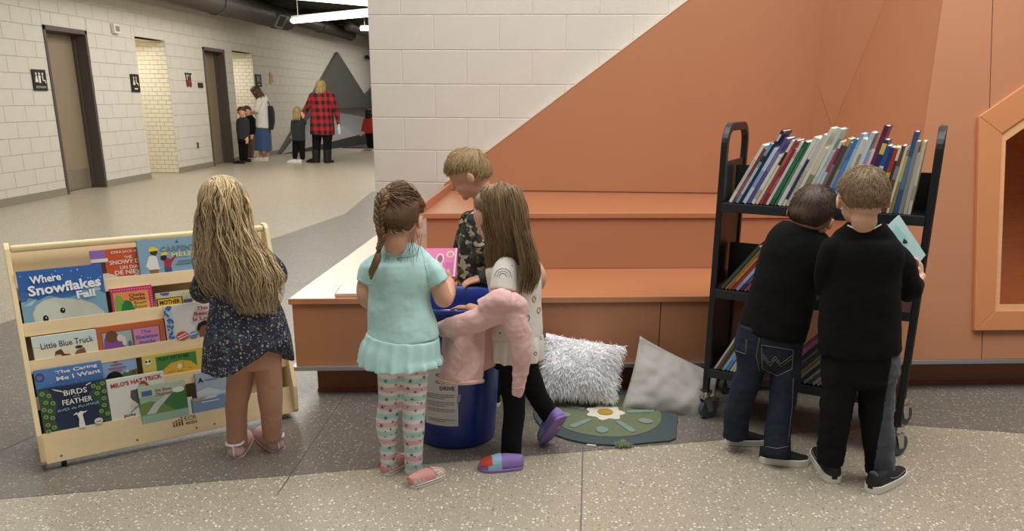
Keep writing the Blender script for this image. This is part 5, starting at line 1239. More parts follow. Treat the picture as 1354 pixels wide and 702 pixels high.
for i in range(1, 30):
    p = path[i]; T = (path[min(i+1, 29)]-path[i-1]).normalized(); sd = T.cross(V((0, -1, 0))).normalized(); q = 1 if i % 2 else -1
    w_ = (.017-.009*(i/29)); ax = (T*.8+sd*-.55*q).normalized(); nb = ax.cross(V((0, -1, 0))).normalized(); mb.ell(p+sd*q*w_*.55+V((0, -.004, 0)), (ax*w_*1.25, V((0, 1, 0))*w_*.8, nb*w_*.62), 12, 8)
mb.build('braid', MH1, ho, smooth=True)
mb = MB(); p = g.p(501, 330, -.10); mb.ell(p, (.0085, .0085, .006), 12, 8); mb.build('hair_tie', MBLACK, ho, smooth=True)
mb = MB()
for _ in range(120):
    a, b = rn.gauss(0, 1), rn.gauss(0, 1); strand(mb, [g.p(501+a*1.2, 331, -.10), g.p(498+a*2.6, 345, -.105+b*.003), g.p(490+a*1.6, 364+rn.uniform(-6, 6), -.10+b*.004)], .0018, .0005, 7)
mb.build('braid_tail', hair_mat('hair_tail', '#6a4f36', '#a98a62'), ho, smooth=True, fix=False)
# pink book in her hands
c4 = [g.p(568, 366, .16), g.p(594, 366, .16), g.p(601, 331, .24), g.p(572, 333, .24)]
X_ = (c4[1]-c4[0]); U_ = (c4[2]-c4[1]); X_ = X_.normalized(); U_ = (U_-X_*U_.dot(X_)).normalized(); N_ = X_.cross(U_)
book('bright pink picture book held open by the girl in mint', c4[0]-X_*.03, X_, U_, N_, .125, .125, .012, '#d65f9c', [('e', .50, .62, .12, .2, '#f0b8cc'), ('e', .50, .62, .08, .14, '#7a3f4a'), ('e', .80, .78, .12, .12, '#f0b8cc'), ('e', .8, .78, .08, .08, '#b58a5a'), ('p', [(.42, 0), (.5, .45), (.58, .45), (.62, 0)], '#f2a8c8'), ('r', .94, 0, .985, 1, '#f3c3d8'), ('r', .66, .1, .9, .5, '#c04a9a')])

# ================================================================== girl in white printed top
g = Person('girl in a white printed top and black leggings with long straight brown hair', 2.78, 690, 600)
hd = Head(g.p(657, 289, -.0), (-.88, .10, -.40), .194, tilt=0)
mb = MB(); hd.body(mb); g.neck(mb, hd, g.p(676, 345, .0), g.r(675, 340, 0, 17))
g.loft(mb, [(676, 345, 0, 22, .05), (678, 365, 0, 30, .06), (680, 420, 0, 28, .065), (682, 470, 0, 30, .07)])
g.limb(mb, [(666, 362, -.07, 8), (664, 384, -.11, 12), (664, 408, -.12, 11), (645, 415, -.06, 9.5), (622, 408, .02, 7.5)]); hand(mb, g.p(618, 407, .03), V((-.9, .4, -.1)), V((0, 0, 1)), .10, .4, 1)
g.limb(mb, [(703, 350, .06, 11), (711, 362, .05, 11), (711, 374, .06, 10), (700, 385, .14, 8), (680, 384, .2, 7)])
hand(mb, g.p(676, 383, .21), V((-.9, .3, 0)), V((0, -.2, 1)), .10, .4, -1)
g.limb(mb, [(676, 470, 0, 12), (678, 545, 0, 10), (676, 605, -.02, 7)]); g.limb(mb, [(694, 470, .04, 12), (708, 515, .06, 10), (731, 553, .08, 7)])
finish(mb, 'body', MSKIN, g.t, .0038, 5); hd.features(g.t)
mb = MB()
g.loft(mb, [(676, 340, 0, 22, .05), (677, 350, 0, 36, .075), (680, 370, 0, 36, .085), (682, 400, 0, 34, .088), (682, 430, 0, 36, .092), (681, 445, 0, 37, .095)])
g.limb(mb, [(674, 346, -.04, 13), (668, 358, -.08, 17), (665, 384, -.105, 18)], cap2=False); g.limb(mb, [(694, 348, .05, 13), (703, 358, .06, 12)], cap2=False)
sh = finish(mb, 'printed_top', MTEE, g.t, .005, 8, [(.14, .006), (.05, .003)])
mb = MB(); g.loft(mb, [(681, 440, 0, 36, .095), (682, 455, 0, 37, .105), (682, 472, 0, 36, .11)], seg=110, n=12, ruffle=lambda q, k: (.07*sin(q*15)+.02*sin(q*29+1))*k**.7)
finish(mb, 'frill_hem', MTEE, sh, .0045, 3)
# printed arcs on the sleeve
for rr, cl in ((11, '#8f8a8c'), (8, '#c9b9b4'), (5, '#a9a6a8')): stitch(sh, [(665+rr*cos(a), 366-rr*sin(a)) for a in [pi*i/8 for i in range(9)]], 'printed_motif', paint(cl), .0011, sub=1)
for (x_, y_, cl) in ((690, 400, '#c2664a'), (698, 420, '#6f8a5f'), (706, 395, '#c79a4a'), (700, 440, '#4a4a55'), (712, 410, '#c2664a'), (692, 375, '#8f8a8c'), (655, 384, '#c9b55a')):
    stitch(sh, [(x_+2.2*cos(a), y_+4*sin(a)) for a in [2*pi*i/6 for i in range(6)]], 'printed_motif', paint(cl), .0018, closed=True, sub=1)
mb = MB(); g.loft(mb, [(682, 445, 0, 32, .08), (682, 470, 0, 32, .085), (682, 485, 0, 30, .075)])
g.limb(mb, [(676, 478, 0, 18), (678, 510, -.01, 16.5), (680, 545, -.02, 14.5), (677, 575, -.03, 14), (675, 612, -.035, 13.5)], cap2=False); g.limb(mb, [(692, 475, .03, 18), (699, 498, .05, 17), (712, 525, .07, 14), (730, 555, .09, 12)], cap2=False)
finish(mb, 'leggings', MBLKL, g.t, .005, 4, [(.06, .004)])
MPUR = M('purple_slipper', '#8a72b4', .7, .08, 40); MSLB = M('blue_slipper_panel', '#8fb4cc', .6, .06, 40); MSLR = M('red_slipper_patch', '#b8402f', .6, .1, 40)
def slipper(hp, tp, rad):
    sh_, fr = shoe(g, hp, tp, .076, .078, .012, (MPUR, MPUR), name='slipper', style='slip'); heel, d_, s_, u_, L_, out_ = fr
    for (xs_, mt_, nm, lo_, hi_) in (((.50, .58, .66, .74, .80), MSLB, 'toe_panel', 0, 8), ((.70, .78, .86, .92, .96), MSLR, 'toe_patch', 2, 7)):
        vs = []
        for x in xs_:
            for k in range(9):
                q = pi*k/8; hw = out_(x)*.965; zt = max(.018, .078*(.72-.40*((x-.45)/.55)**1.5))+(.002 if lo_ == 0 else .0045); c_ = cos(q); vs.append(heel+u_*.001+d_*(x*L_)+s_*(hw*c_*(abs(c_)**-.25 if abs(c_) > .05 else 1))*1.01+u_*(.010+(zt-.010)*(sin(q)**.75)))
        mb = MB(); mb.add(vs, [(i*9+k, i*9+k+1, i*9+10+k, i*9+9+k) for i in range(len(xs_)-1) for k in range(lo_, hi_)]); mb.build(nm, mt_, sh_, smooth=True, fix=False)
slipper(atZ(692, 617), atZ(632, 621), 0)
tp = atZ(719, 588); hp = g.p(745, 551, .02); slipper(hp, V((tp.x, tp.y, .0)), 1)
mb = MB(); g.limb(mb, [(729, 553, .09, 8.5), (735, 560, .085, 8.5)]); finish(mb, 'sock', cloth('pink_sock', '#d79aa0'), g.t, .005, 2)
MH2 = hair_mat('hair_light_brown', '#5c4733', '#b3966f')
fm = lambda r, f, u: (u-(.0+.85*max(0, f)) if f > .1 else u+.8)
mb = hd.shell(fm, MH2, g.t, lambda r, f, u: .075); rn = random.Random(11); cc = hd.P(0, -.04, .09)
def fallhair(mb, per, hd, n, top, rows, r0, r1, seed, wave=0, dyf=None, spread_top=1.0, Lmin=.72):
    """strands from the parting: rows = [(y, xl, xr)] silhouettes down the fall"""
    rn = random.Random(seed)
    for _ in range(n):
        t = rn.random(); back = rn.random() < .25; ph = (int(t*14)*2.4+rn.gauss(0, .5)); fq = rn.uniform(.8, 1.4); am = rn.uniform(.4, 1)*wave; L = rn.uniform(Lmin, 1.0); lay = rn.uniform(.75, 1.05)
        pts = [per.p(top[0]+(t-.5)*top[2]*spread_top+rn.gauss(0, 1), top[1]+abs(t-.5)*top[3]+rn.gauss(0, 1), top[4])]
        m = len(rows)
        for i, (y, xl, xr) in enumerate(rows):
            k = (i+1)/m
            if k > L+.12: break
            x = xl+(xr-xl)*t+am*sin(ph+i*fq*1.7)+rn.gauss(0, .5+.6*wave*.1); dd = dyf(t, i)*lay*(1 if not back else -.35)
            pts.append(per.p(x, y+rn.gauss(0, 2), dd))
        if len(pts) > 2: strand(mb, pts, r0*rn.uniform(.7, 1.2), r1, 5+2*len(pts))
def dy2(t, i):
    e = sqrt(max(.12, 1-(2*t-1)**2*.85))
    A = [-.075, -.095, -.10, -.095, -.075, -.06, -.05][min(i, 6)] if t < .62 else [-.075, -.095, -.105, -.115, -.125, -.125, -.115][min(i, 6)]
    return A*e
RA = [(252, 637, 688), (275, 633, 697), (300, 637, 701), (322, 642, 707), (342, 642, 713), (362, 644, 716), (386, 650, 708)]
fallhair(mb, g, hd, 1000, (662, 240, 24, 14, -.01), RA, .0016, .0005, 21, 1.3, dy2)
fallhair(mb, g, hd, 170, (662, 240, 24, 14, -.01), [(y, a+2, b-2) for y, a, b in RA], .0040, .0010, 22, 1.0, lambda t, i: dy2(t, i)*.93)
mb.build('hair', MH2, g.t, smooth=True, fix=False)
GIRL2 = g
# pink hoodie hanging over her arm
hb = Person('girl', 2.66, 650, 600); hb_t = hb.t
tag(hb_t, 'pale pink fleece hoodie draped over the arm of the girl in white', 'hoodie'); hb_t.name = 'hoodie'
mb = MB()
hb.loft(mb, [(582, 436, .03, 11, .025), (600, 432, -.01, 15, .03), (625, 426, -.02, 16, .032), (648, 416, -.02, 17, .035), (668, 408, -.02, 20, .04), (684, 408, .0, 18, .04)], seg=24)
hb.loft(mb, [(640, 410, -.02, 16, .03), (660, 399, -.03, 17, .04), (680, 402, -.02, 15, .04), (690, 415, .0, 12, .035)], seg=24)
hb.loft(mb, [(673, 405, -.02, 17, .035), (684, 435, -.03, 17, .032), (690, 465, -.03, 13.5, .028), (688, 495, -.025, 10.5, .025), (683, 523, -.02, 7, .02)], seg=20)
N_ = 20
def hq(a, b):   # hanging front panel, a across, b down
    xl, xr = 587-6*b, 642+2*b-6*b*b; y = 430+74*b+3*sin(a*3.1); x = xl+(xr-xl)*a
    return hb.p(x, y, .035-.07*sin(a*pi*.9)-.01*b+.010*sin(a*9+b*4)+.008*sin(a*17-b*3)*(1-b))
vs = [hq(i/N_, j/N_) for j in range(N_+1) for i in range(N_+1)]; vb = [p+hb.vd*.018 for p in vs]; W1 = N_+1
rim = [i for i in range(W1)]+[j*W1+N_ for j in range(1, W1)]+[N_*W1+i for i in range(N_-1, -1, -1)]+[j*W1 for j in range(N_-1, 0, -1)]
mb.add(vs+vb, [(j*W1+i, j*W1+i+1, (j+1)*W1+i+1, (j+1)*W1+i) for j in range(N_) for i in range(N_)]
       + [(W1**2+j*W1+i, W1**2+(j+1)*W1+i, W1**2+(j+1)*W1+i+1, W1**2+j*W1+i+1) for j in range(N_) for i in range(N_)]
       + [(rim[k], rim[(k+1) % len(rim)], W1**2+rim[(k+1) % len(rim)], W1**2+rim[k]) for k in range(len(rim))])
me_ = finish(mb, 'fleece_body', MPINK, hb_t, .0045, 5, [(.09, .012), (.035, .008), (.015, .002)])
mb = MB(); edge = [hq(i/N_, 1) for i in range(N_+1)]; mb.tube([p-hb.vd*-.006 for p in edge], .009, 8); mb.build('hem_band', MPINK, me_, smooth=True)
stitch(me_, [(592, 444), (606, 441), (626, 443), (633, 456), (635, 478), (630, 494)], 'pocket_seam', MPINK, .0022, off=.0)
stitch(me_, [(600, 452), (610, 466), (612, 482), (604, 494)], 'pocket_seam', MPINK, .0022, off=.0)
stitch(me_, [(677, 512), (684, 514), (691, 512)], 'cuff_seam', MPINK, .002, off=.0)
mb = MB(); vs = []
for j in range(9):
    for i in range(9):
        a, b = i/8, j/8; x = 628+34*a-4*b; y = 424+74*b-16*a*b; vs.append(hb.p(x, y, .025+.05*a+.006*sin(b*7)))
mb.add(vs+[p+hb.vd*.012 for p in vs], [(j*9+i, j*9+i+1, j*9+i+10, j*9+i+9) for j in range(8) for i in range(8)]+[(81+j*9+i, 81+j*9+i+9, 81+j*9+i+10, 81+j*9+i+1) for j in range(8) for i in range(8)])
mb.build('back_panel', cloth('pink_fleece_inside', '#d9a9a6'), hb_t, smooth=True)

# ================================================================== boy in camouflage
g = Person('boy in a camouflage shirt with short blond hair behind the blue bin', 3.27, 640, 500)
hd = Head(g.p(619, 231, 0), (-.84, -.05, -.50), .192, tilt=0)
mb = MB(); hd.body(mb); g.neck(mb, hd, g.p(638, 282, .0), g.r(635, 270, 0, 14))
g.loft(mb, [(638, 285, 0, 20, .05), (640, 310, 0, 26, .06), (642, 380, 0, 26, .065), (642, 420, 0, 27, .07)])
g.limb(mb, [(636, 312, -.06, 7), (652, 345, -.09, 9), (640, 367, -.1, 7)]); hand(mb, g.p(638, 367, -.10), V((-.9, -.1, -.25)), V((-.2, -.35, .9)), .115, .35, 1)
g.limb(mb, [(622, 300, .08, 10), (612, 340, .06, 9), (600, 366, -.02, 7)]); hand(mb, g.p(600, 367, -.03), V((-.6, -.5, -.2)), V((0, -.3, .9)), .11, .4, -1)
g.limb(mb, [(632, 420, -.02, 12), (632, 510, -.0, 8)]); g.limb(mb, [(652, 420, .02, 12), (652, 512, .0, 8)])
finish(mb, 'body', MSKIN2, g.t, .004, 5); hd.features(g.t)
mb = MB()
g.loft(mb, [(636, 276, 0, 15, .05), (638, 286, 0, 25, .065), (641, 305, 0, 33, .085), (642, 335, 0, 37, .09), (642, 370, 0, 38, .095), (643, 425, 0, 37, .095)])
g.limb(mb, [(630, 295, -.06, 15), (640, 325, -.09, 15), (655, 350, -.1, 13), (648, 362, -.105, 10)]); g.limb(mb, [(622, 292, .06, 14), (613, 325, .07, 13), (608, 352, .04, 11)])
finish(mb, 'camouflage_shirt', MCAMO, g.t, .0055, 7, [(.1, .012), (.04, .004)])
mb = MB(); g.limb(mb, [(650, 360, -.105, 11.5), (642, 366, -.105, 9.5)]); finish(mb, 'cuff', cloth('dark_green_cuff', '#3f4638'), g.t, .005, 2)
mb = MB(); g.loft(mb, [(643, 415, 0, 35, .09), (643, 435, 0, 34, .09)]); g.limb(mb, [(630, 430, 0, 17), (630, 470, 0, 15), (630, 510, 0, 13)]); g.limb(mb, [(655, 430, .0, 17), (655, 470, .0, 15), (655, 512, .0, 13)])
finish(mb, 'trousers', MBLKP, g.t, .007, 4)
for x_ in (634, 662):
    q = atZ(x_, 528); shoe(g, V((q.x, 3.30, 0)), V((q.x-.13, 3.23, 0)), .066, .06, .018, (MBLACK, MSOLEW))
MH3 = hair_mat('hair_blond', '#7d6540', '#c2a676')
mk = boymask(-.86, .30, -.02)
mb = short_hair(hd, g.t, MH3, mk, 1700, .036, lambda r, f, u: .055+.02*max(0, u), .06, (0, -.45, .9), .0012, (0, .3, -.15), 3)
mb.build('hair', MH3, g.t, smooth=True, fix=False)

# ================================================================== boy in jeans at the cart
g = Person('boy in a black shirt and dark jeans leaning towards the book cart', 2.87, 1020, 590)
hd = Head(g.p(1074, 284, .03), (.60, .72, -.28), .192, tilt=-.20)
mb = MB(); hd.body(mb); g.neck(mb, hd, g.p(1058, 318, .0), g.r(1060, 315, 0, 17))
g.loft(mb, [(1056, 322, 0, 16, .04), (1048, 345, 0, 28, .055), (1035, 390, 0, 30, .065), (1022, 440, 0, 32, .07)])
g.limb(mb, [(1034, 330, .02, 7), (1020, 370, .08, 9), (1045, 372, .16, 7)]); hand(mb, g.p(1047, 372, .17), V((.6, .7, .2)), V((0, -.3, .9)), .10, .5, 1)
g.limb(mb, [(1080, 336, .02, 7), (1098, 372, .03, 9), (1090, 385, .12, 7)]); hand(mb, g.p(1090, 386, .13), V((0, .9, -.1)), V((0, 0, 1)), .10, .5, -1)
g.limb(mb, [(994, 450, 0, 12), (986, 515, 0, 10), (975, 570, .0, 7)]); g.limb(mb, [(1040, 450, -.02, 12), (1036, 520, -.05, 10), (1028, 590, -.08, 7)])
finish(mb, 'body', MSKIN2, g.t, .004, 5); hd.features(g.t)
mb = MB()
g.loft(mb, [(1062, 298, .0, 20, .05), (1058, 308, .0, 34, .065), (1050, 335, 0, 42, .085), (1040, 370, 0, 42, .09), (1030, 405, 0, 43, .095), (1020, 442, 0, 44, .10)])
g.limb(mb, [(1036, 312, .02, 15), (1024, 345, .05, 14), (1020, 370, .08, 13), (1036, 374, .13, 11)]); g.limb(mb, [(1082, 320, .02, 15), (1094, 350, .03, 14), (1098, 372, .05, 13), (1094, 384, .1, 11)])
finish(mb, 'long_sleeve_shirt', MBLKC, g.t, .0055, 7, [(.12, .010), (.05, .004)])
mb = MB(); g.loft(mb, [(1021, 432, 0, 43, .095), (1017, 452, 0, 43, .095), (1014, 468, -.01, 42, .08), (1013, 480, -.01, 30, .05), (1013, 487, -.01, 12, .02)])
g.limb(mb, [(1000, 450, .0, 22), (996, 470, .0, 21.5), (991, 492, .0, 18.5), (981, 525, .0, 17), (974, 555, .01, 16.5), (972, 578, .015, 17)], cap2=False); g.limb(mb, [(1034, 455, -.01, 23), (1039, 474, -.02, 21.5), (1039, 495, -.04, 19.5), (1035, 530, -.06, 18), (1029, 565, -.08, 17), (1027, 601, -.10, 17.5)], cap2=False)
jn = finish(mb, 'jeans', MDENIM, g.t, .005, 8, [(.08, .012), (.03, .005)])
# back pocket with stitching
MST = M('denim_stitch', '#8f8a7c', .8, .1, 40)
stitch(jn, [(1007, 456), (1049, 463), (1047, 488), (1028, 497), (1008, 487)], 'pocket_stitching', MST, .0011, True)
for dyy in (0, 4): stitch(jn, [(1009, 469+dyy), (1018, 480+dyy), (1025, 471+dyy), (1032, 481+dyy), (1039, 476+dyy), (1047, 470+dyy)], 'pocket_stitching', MST, .0009)
stitch(jn, [(1004, 447), (1000, 470), (1004, 490)], 'seam_stitching', MST, .0009); stitch(jn, [(968, 446), (968, 462), (986, 468), (987, 449)], 'pocket_stitching', MST, .0009)
stitch(jn, [(1012, 590), (1028, 593), (1042, 590)], 'hem_stitching', MST, .0009); stitch(jn, [(1049, 500), (1047, 540), (1042, 585)], 'seam_stitching', MST, .0008)
MKN = M('black_knit_shoe', '#141416', .8, .1, 60)
shoe(g, atZ(956, 585), atZ(1013, 586), .074, .066, .026, (MKN, MSOLEW), style='low'); shoe(g, atZ(1003, 609), atZ(1069, 614), .074, .066, .028, (MKN, MSOLEW), style='low')
MH4 = hair_mat('hair_brown', '#3a2c22', '#6a5242'); mk = boymask(-.95, .30, -.10)
mb = short_hair(hd, g.t, MH4, mk, 1700, .022, lambda r, f, u: .045+.03*max(0, u), .15, (-.1, -.55, .82), .0010, None, 5)
mb.build('hair', MH4, g.t, smooth=True, fix=False)

# ================================================================== boy in black holding a book
g = Person('boy in a black sweater and black joggers with grey sides holding an open book', 2.66, 1140, 610)
hd = Head(g.p(1140, 263, .0), (.05, .93, -.30), .188, tilt=.03)
mb = MB(); hd.body(mb); g.neck(mb, hd, g.p(1143, 318, .025), g.r(1143, 310, 0, 20))
g.loft(mb, [(1142, 318, 0, 18, .04), (1141, 345, 0, 32, .06), (1138, 400, 0, 36, .07), (1136, 460, 0, 36, .075)])
g.limb(mb, [(1186, 345, 0, 7), (1202, 385, .0, 10), (1217, 366, .08, 7)]); hand(mb, g.p(1216, 368, .085), V((.05, .25, .9)), V((.75, -.5, .0)), .105, .75, -1)
g.limb(mb, [(1098, 345, 0, 7), (1092, 385, .05, 10), (1112, 390, .16, 7)]); hand(mb, g.p(1114, 389, .17), V((.5, .8, .2)), V((0, 0, 1)), .10, .5, 1)
g.limb(mb, [(1112, 460, 0, 12), (1104, 540, 0, 10), (1100, 610, .0, 7)]); g.limb(mb, [(1158, 460, 0, 12), (1160, 540, 0, 10), (1163, 620, .0, 7)])
finish(mb, 'body', MSKIN, g.t, .0038, 5); hd.features(g.t)
mb = MB()
g.loft(mb, [(1143, 293, .0, 21, .052), (1143, 302, -.004, 31, .062), (1142, 316, .0, 43, .07), (1141, 333, -.005, 51, .085), (1138, 365, 0, 49, .092), (1136, 405, 0, 50, .098), (1136, 440, 0, 51, .102), (1136, 464, 0, 51, .105)])
g.limb(mb, [(1178, 328, 0, 15), (1192, 348, 0, 17), (1200, 375, .0, 17), (1202, 384, .015, 16), (1209, 376, .06, 12)]); g.limb(mb, [(1100, 328, 0, 16), (1093, 350, .01, 15), (1093, 380, .05, 14), (1104, 388, .12, 11)])
sw = finish(mb, 'sweater', MBLKC, g.t, .0055, 7, [(.12, .010), (.05, .005)])
stitch(sw, [(1121, 298), (1130, 302), (1143, 304), (1156, 302), (1165, 297)], 'white_collar', M('white_tee_edge', '#c9c5bf', .8, .05, 40), .0032, off=.0)
mb = MB(); g.loft(mb, [(1137, 455, 0, 48, .098), (1137, 478, 0, 48, .095), (1136, 494, 0, 47, .075), (1136, 506, 0, 34, .045), (1136, 513, 0, 14, .02)])
g.limb(mb, [(1116, 470, 0, 25), (1111, 492, 0, 24), (1108, 525, 0, 21.5), (1104, 560, -.005, 20), (1100, 590, 0, 18), (1099, 612, .0, 17)], cap2=False); g.limb(mb, [(1157, 470, 0, 25), (1161, 492, 0, 24), (1159, 525, 0, 22.5), (1160, 560, -.005, 20.5), (1163, 595, 0, 19), (1164, 624, .0, 17.5)], cap2=False)
jo = finish(mb, 'joggers', MBLKP, g.t, .005, 8, [(.07, .014), (.03, .005)])
stitch(jo, [(1089, 464), (1100, 468), (1120, 471), (1137, 472), (1155, 471), (1175, 467), (1186, 461)], 'grey_hem', MGSIDE, .0028)
# grey marl side panels: outer flank of each leg
jo.data.materials.append(MGSIDE); bs_ = g.p(1137, 480, 0)-parent_loc(jo)
def flank(z): return .088-.010*max(0, (.42-z)/.4)
for f_ in jo.data.polygons:
    c_ = f_.center; sx = (c_-bs_).dot(g.side)+.012*0
    lim = .100 if c_.z > .30 else .100-.006*(.30-c_.z)/.25
    if sx > lim-.004 or sx < -(lim+.028): f_.material_index = 1
MSN = M('sneaker_black', '#1b1b1d', .6, .15, 60)
for (hx, hy, tx, ty) in ((1103, 640, 1078, 600), (1149, 652, 1192, 627)):
    sh_, fr = shoe(g, atZ(hx, hy), atZ(tx, ty), .076, .078, .030, (MSN, MSOLEW)); heel, d_, s_, u_, L_, out_ = fr
    mb = MB()
    for q in (-1, 1): mb.tube([heel+d_*L_*x+s_*q*out_(x)*.98+u_*z for x, z in ((.30, .052), (.42, .042), (.55, .040), (.74, .050))], .0014, 5)
    stuff(mb.build('side_stitch', MST, sh_))
    mb = MB(); mb.ell(heel+d_*L_*.06+u_*.06, (s_*.018, d_*.010, u_*.022), 12, 8); mb.build('heel_tab', MGSIDE, sh_, smooth=True)
MH5 = hair_mat('hair_sandy', '#6f5a42', '#ad9270'); mk = boymask(-.97, .34, -.12)
mb = short_hair(hd, g.t, MH5, mk, 2200, .017, lambda r, f, u: .03+.045*max(0, u)**1.2, .35, (.1, -.25, .96), .0010, None, 8)
mb.build('hair', MH5, g.t, smooth=True, fix=False)
# the book he holds
c0, c1, c2, c3 = g.p(1189, 284, .16), g.p(1224, 337, .10), g.p(1210, 354, .09), g.p(1166, 306, .15)
U_ = (c0-c1).normalized(); X_ = (c2-c1); X_ = (X_-U_*X_.dot(U_)); X_.normalize(); N_ = X_.cross(U_)
if N_.y > 0: N_ = -N_
wd_ = (c1-c0).length; org = c1-U_*.0
t_ = thing('picture_book', 'pale aqua book held up by the boy in black joggers', 'book', (c0+c1+c2+c3)/4)
mb = MB(); mb.prism([c0, c1, c2, c3], -N_*.002); mb.build('cover', paint('#b5d6d4'), t_)
mb = MB(); mb.prism([c0+X_*.003-N_*.002, c1+X_*.003-N_*.002, c2-N_*.002, c3-N_*.002], -N_*.010); mb.build('pages', MPAGE, t_)
mb = MB(); mb.prism([c0-N_*.012, c1-N_*.012, c2-N_*.012, c3-N_*.012], -N_*.002); mb.build('back_cover', paint('#a5c4c6'), t_)
def bq(a, b, e=.0006): return (c0*(1-a)+c1*a)*(1-b)+(c3*(1-a)+c2*a)*b+N_*e
mb = MB(); mb.flat([bq(.1, .35), bq(.5, .3), bq(.6, .7), bq(.25, .9)], 0); mb.flat([bq(.42, .44, .0009), bq(.52, .40, .0009), bq(.55, .46, .0009), bq(.50, .62, .0009), bq(.46, .62, .0009)], 1); mb.build('cover_print', [paint('#9ccac8'), paint('#20282c')], t_, fix=False)

# ================================================================== girl with long blonde hair at the stand
g = Person('girl in a navy floral dress with long wavy blonde hair at the display stand', 2.72, 325, 590)
hd = Head(g.p(297, 274, .03), (-.30, .85, -.42), .195, tilt=.05)
mb = MB(); hd.body(mb); g.neck(mb, hd, g.p(314, 335, .0), g.r(314, 330, 0, 17))
g.loft(mb, [(315, 335, 0, 22, .05), (318, 360, 0, 32, .06), (322, 410, 0, 32, .07), (328, 460, 0, 34, .075)])
g.limb(mb, [(283, 350, .0, 11), (268, 378, .05, 10), (262, 385, .18, 7)]); hand(mb, g.p(261, 384, .2), V((-.6, .8, 0)), V((0, 0, 1)), .10, .4, 1)
g.limb(mb, [(350, 345, .0, 11), (366, 365, .02, 10), (350, 375, .15, 7)]); hand(mb, g.p(348, 375, .17), V((-.6, .7, .1)), V((0, 0, 1)), .10, .4, -1)
g.limb(mb, [(317, 480, 0, 12), (314, 540, 0, 10), (314, 590, .0, 7)]); g.limb(mb, [(354, 460, .02, 12), (358, 530, .02, 10), (360, 580, .03, 7)])
finish(mb, 'body', MSKIN, g.t, .004, 5); hd.features(g.t)
mb = MB()
def hem_(q, k):
    # hem raised at the back right where the dress is hitched up
    w_ = max(0, cos(q+.95))**3; return V((0, 0, 1))*(.115*w_*max(0, k-.45)/.55)
g.loft(mb, [(315, 325, 0, 26, .055), (316, 338, 0, 42, .075), (319, 365, 0, 42, .085), (322, 395, 0, 43, .092), (326, 425, 0, 50, .11), (328, 455, 0, 56, .125), (329, 487, 0, 59, .135)], seg=72, n=40, hem=hem_, ruffle=lambda q, k: .035*sin(q*8)*max(0, k-.55)+.02*sin(q*13+2)*max(0, k-.6))
g.limb(mb, [(286, 342, .0, 13), (272, 365, .03, 14), (266, 384, .07, 15), (270, 390, .13, 12)]); g.limb(mb, [(346, 338, 0, 13), (360, 352, .0, 14), (367, 364, .02, 13.5), (358, 373, .09, 11)])
finish(mb, 'floral_dress', MFLOR, g.t, .0055, 6, [(.12, .008), (.05, .003)])
mb = MB(); g.loft(mb, [(332, 430, 0, 36, .085), (334, 462, 0, 36, .09), (334, 482, 0, 35, .08)])
g.limb(mb, [(318, 478, 0, 18), (317, 505, 0, 17), (313, 535, -.005, 14.5), (313, 560, 0, 13.5), (314, 590, .0, 13)], cap2=False); g.limb(mb, [(353, 450, .01, 19), (355, 485, .01, 17.5), (357, 520, .015, 16.5), (359, 550, .02, 14), (360, 580, .025, 12.5)], cap2=False)
finish(mb, 'leggings', MBRN, g.t, .005, 4, [(.05, .004), (.02, .002)])
MSLP = M('pink_soft_shoe', '#d5b3ab', .75, .06, 40); MSLW = M('white_shoe_strip', '#ece6de', .7, .04, 40)
for (hx, hy, tx, ty) in ((310, 607, 325, 575), (369, 597, 343, 571)):
    sh_, fr = shoe(g, atZ(hx, hy), atZ(tx, ty), .084, .082, .006, (MSLP, MSLP), name='soft_shoe', style='slip'); heel, d_, s_, u_, L_, out_ = fr
    mb = MB(); mb.tube([heel-d_*.0005+u_*.006, heel-d_*.001+u_*.022, heel+d_*.0+u_*.042, heel+d_*.004+u_*.052], [(.006, .003)]*4, 8); mb.build('heel_strip', MSLW, sh_, smooth=True)
    for q in (-1, 1):
        mb = MB(); mb.tube([heel+d_*.002+u_*.052, heel+d_*.012+s_*q*.026+u_*.054, heel+d_*.035+s_*q*.034+u_*.056], .0055, 6); mb.build('ankle_band', MSLW, sh_, smooth=True)
MH6 = hair_mat('hair_blonde_wavy', '#856843', '#f5dfb2')
fm = lambda r, f, u: (u-(.0+.42*max(0, f)) if f > .1 else u+.8)
mb = hd.shell(fm, MH6, g.t, lambda r, f, u: .085)
dy6 = lambda t, i: [-.06, -.085, -.095, -.105, -.118, -.125, -.128, -.12][min(i, 7)]*sqrt(max(.10, 1-(2*t-1)**2*.85))
RW = [(246, 272, 317), (268, 263, 327), (292, 260, 332), (318, 259, 345), (343, 257, 362), (366, 260, 373), (388, 272, 372), (414, 298, 366)]
fallhair(mb, g, hd, 1000, (291, 234, 24, 10, -.01), RW, .0017, .0005, 31, 5.0, dy6, Lmin=.55)
fallhair(mb, g, hd, 230, (291, 234, 24, 10, -.01), [(y, a+3, b-3) for y, a, b in RW], .0042, .0008, 32, 5.0, lambda t, i: dy6(t, i)*.97, Lmin=.55)
hh = mb.build('hair', MH6, g.t, smooth=True, fix=False)
mb = MB(); fallhair(mb, g, hd, 120, (291, 233, 26, 10, -.015), [(y, a+4, b-2) for y, a, b in RW], .0032, .0006, 33, 7.5, lambda t, i: dy6(t, i)*1.07, Lmin=.6)
mb.build('light_locks', hair_mat('hair_blonde_light', '#b7935c', '#f2dcb0'), hh, smooth=True, fix=False)
mb = MB(); fallhair(mb, g, hd, 70, (291, 235, 26, 10, -.01), [(y, a+2, b-2) for y, a, b in RW], .0034, .0006, 34, 6.5, lambda t, i: dy6(t, i)*1.04, Lmin=.55)
mb.build('dark_locks', hair_mat('hair_blonde_dark', '#4a3722', '#7a5f3c'), hh, smooth=True, fix=False)
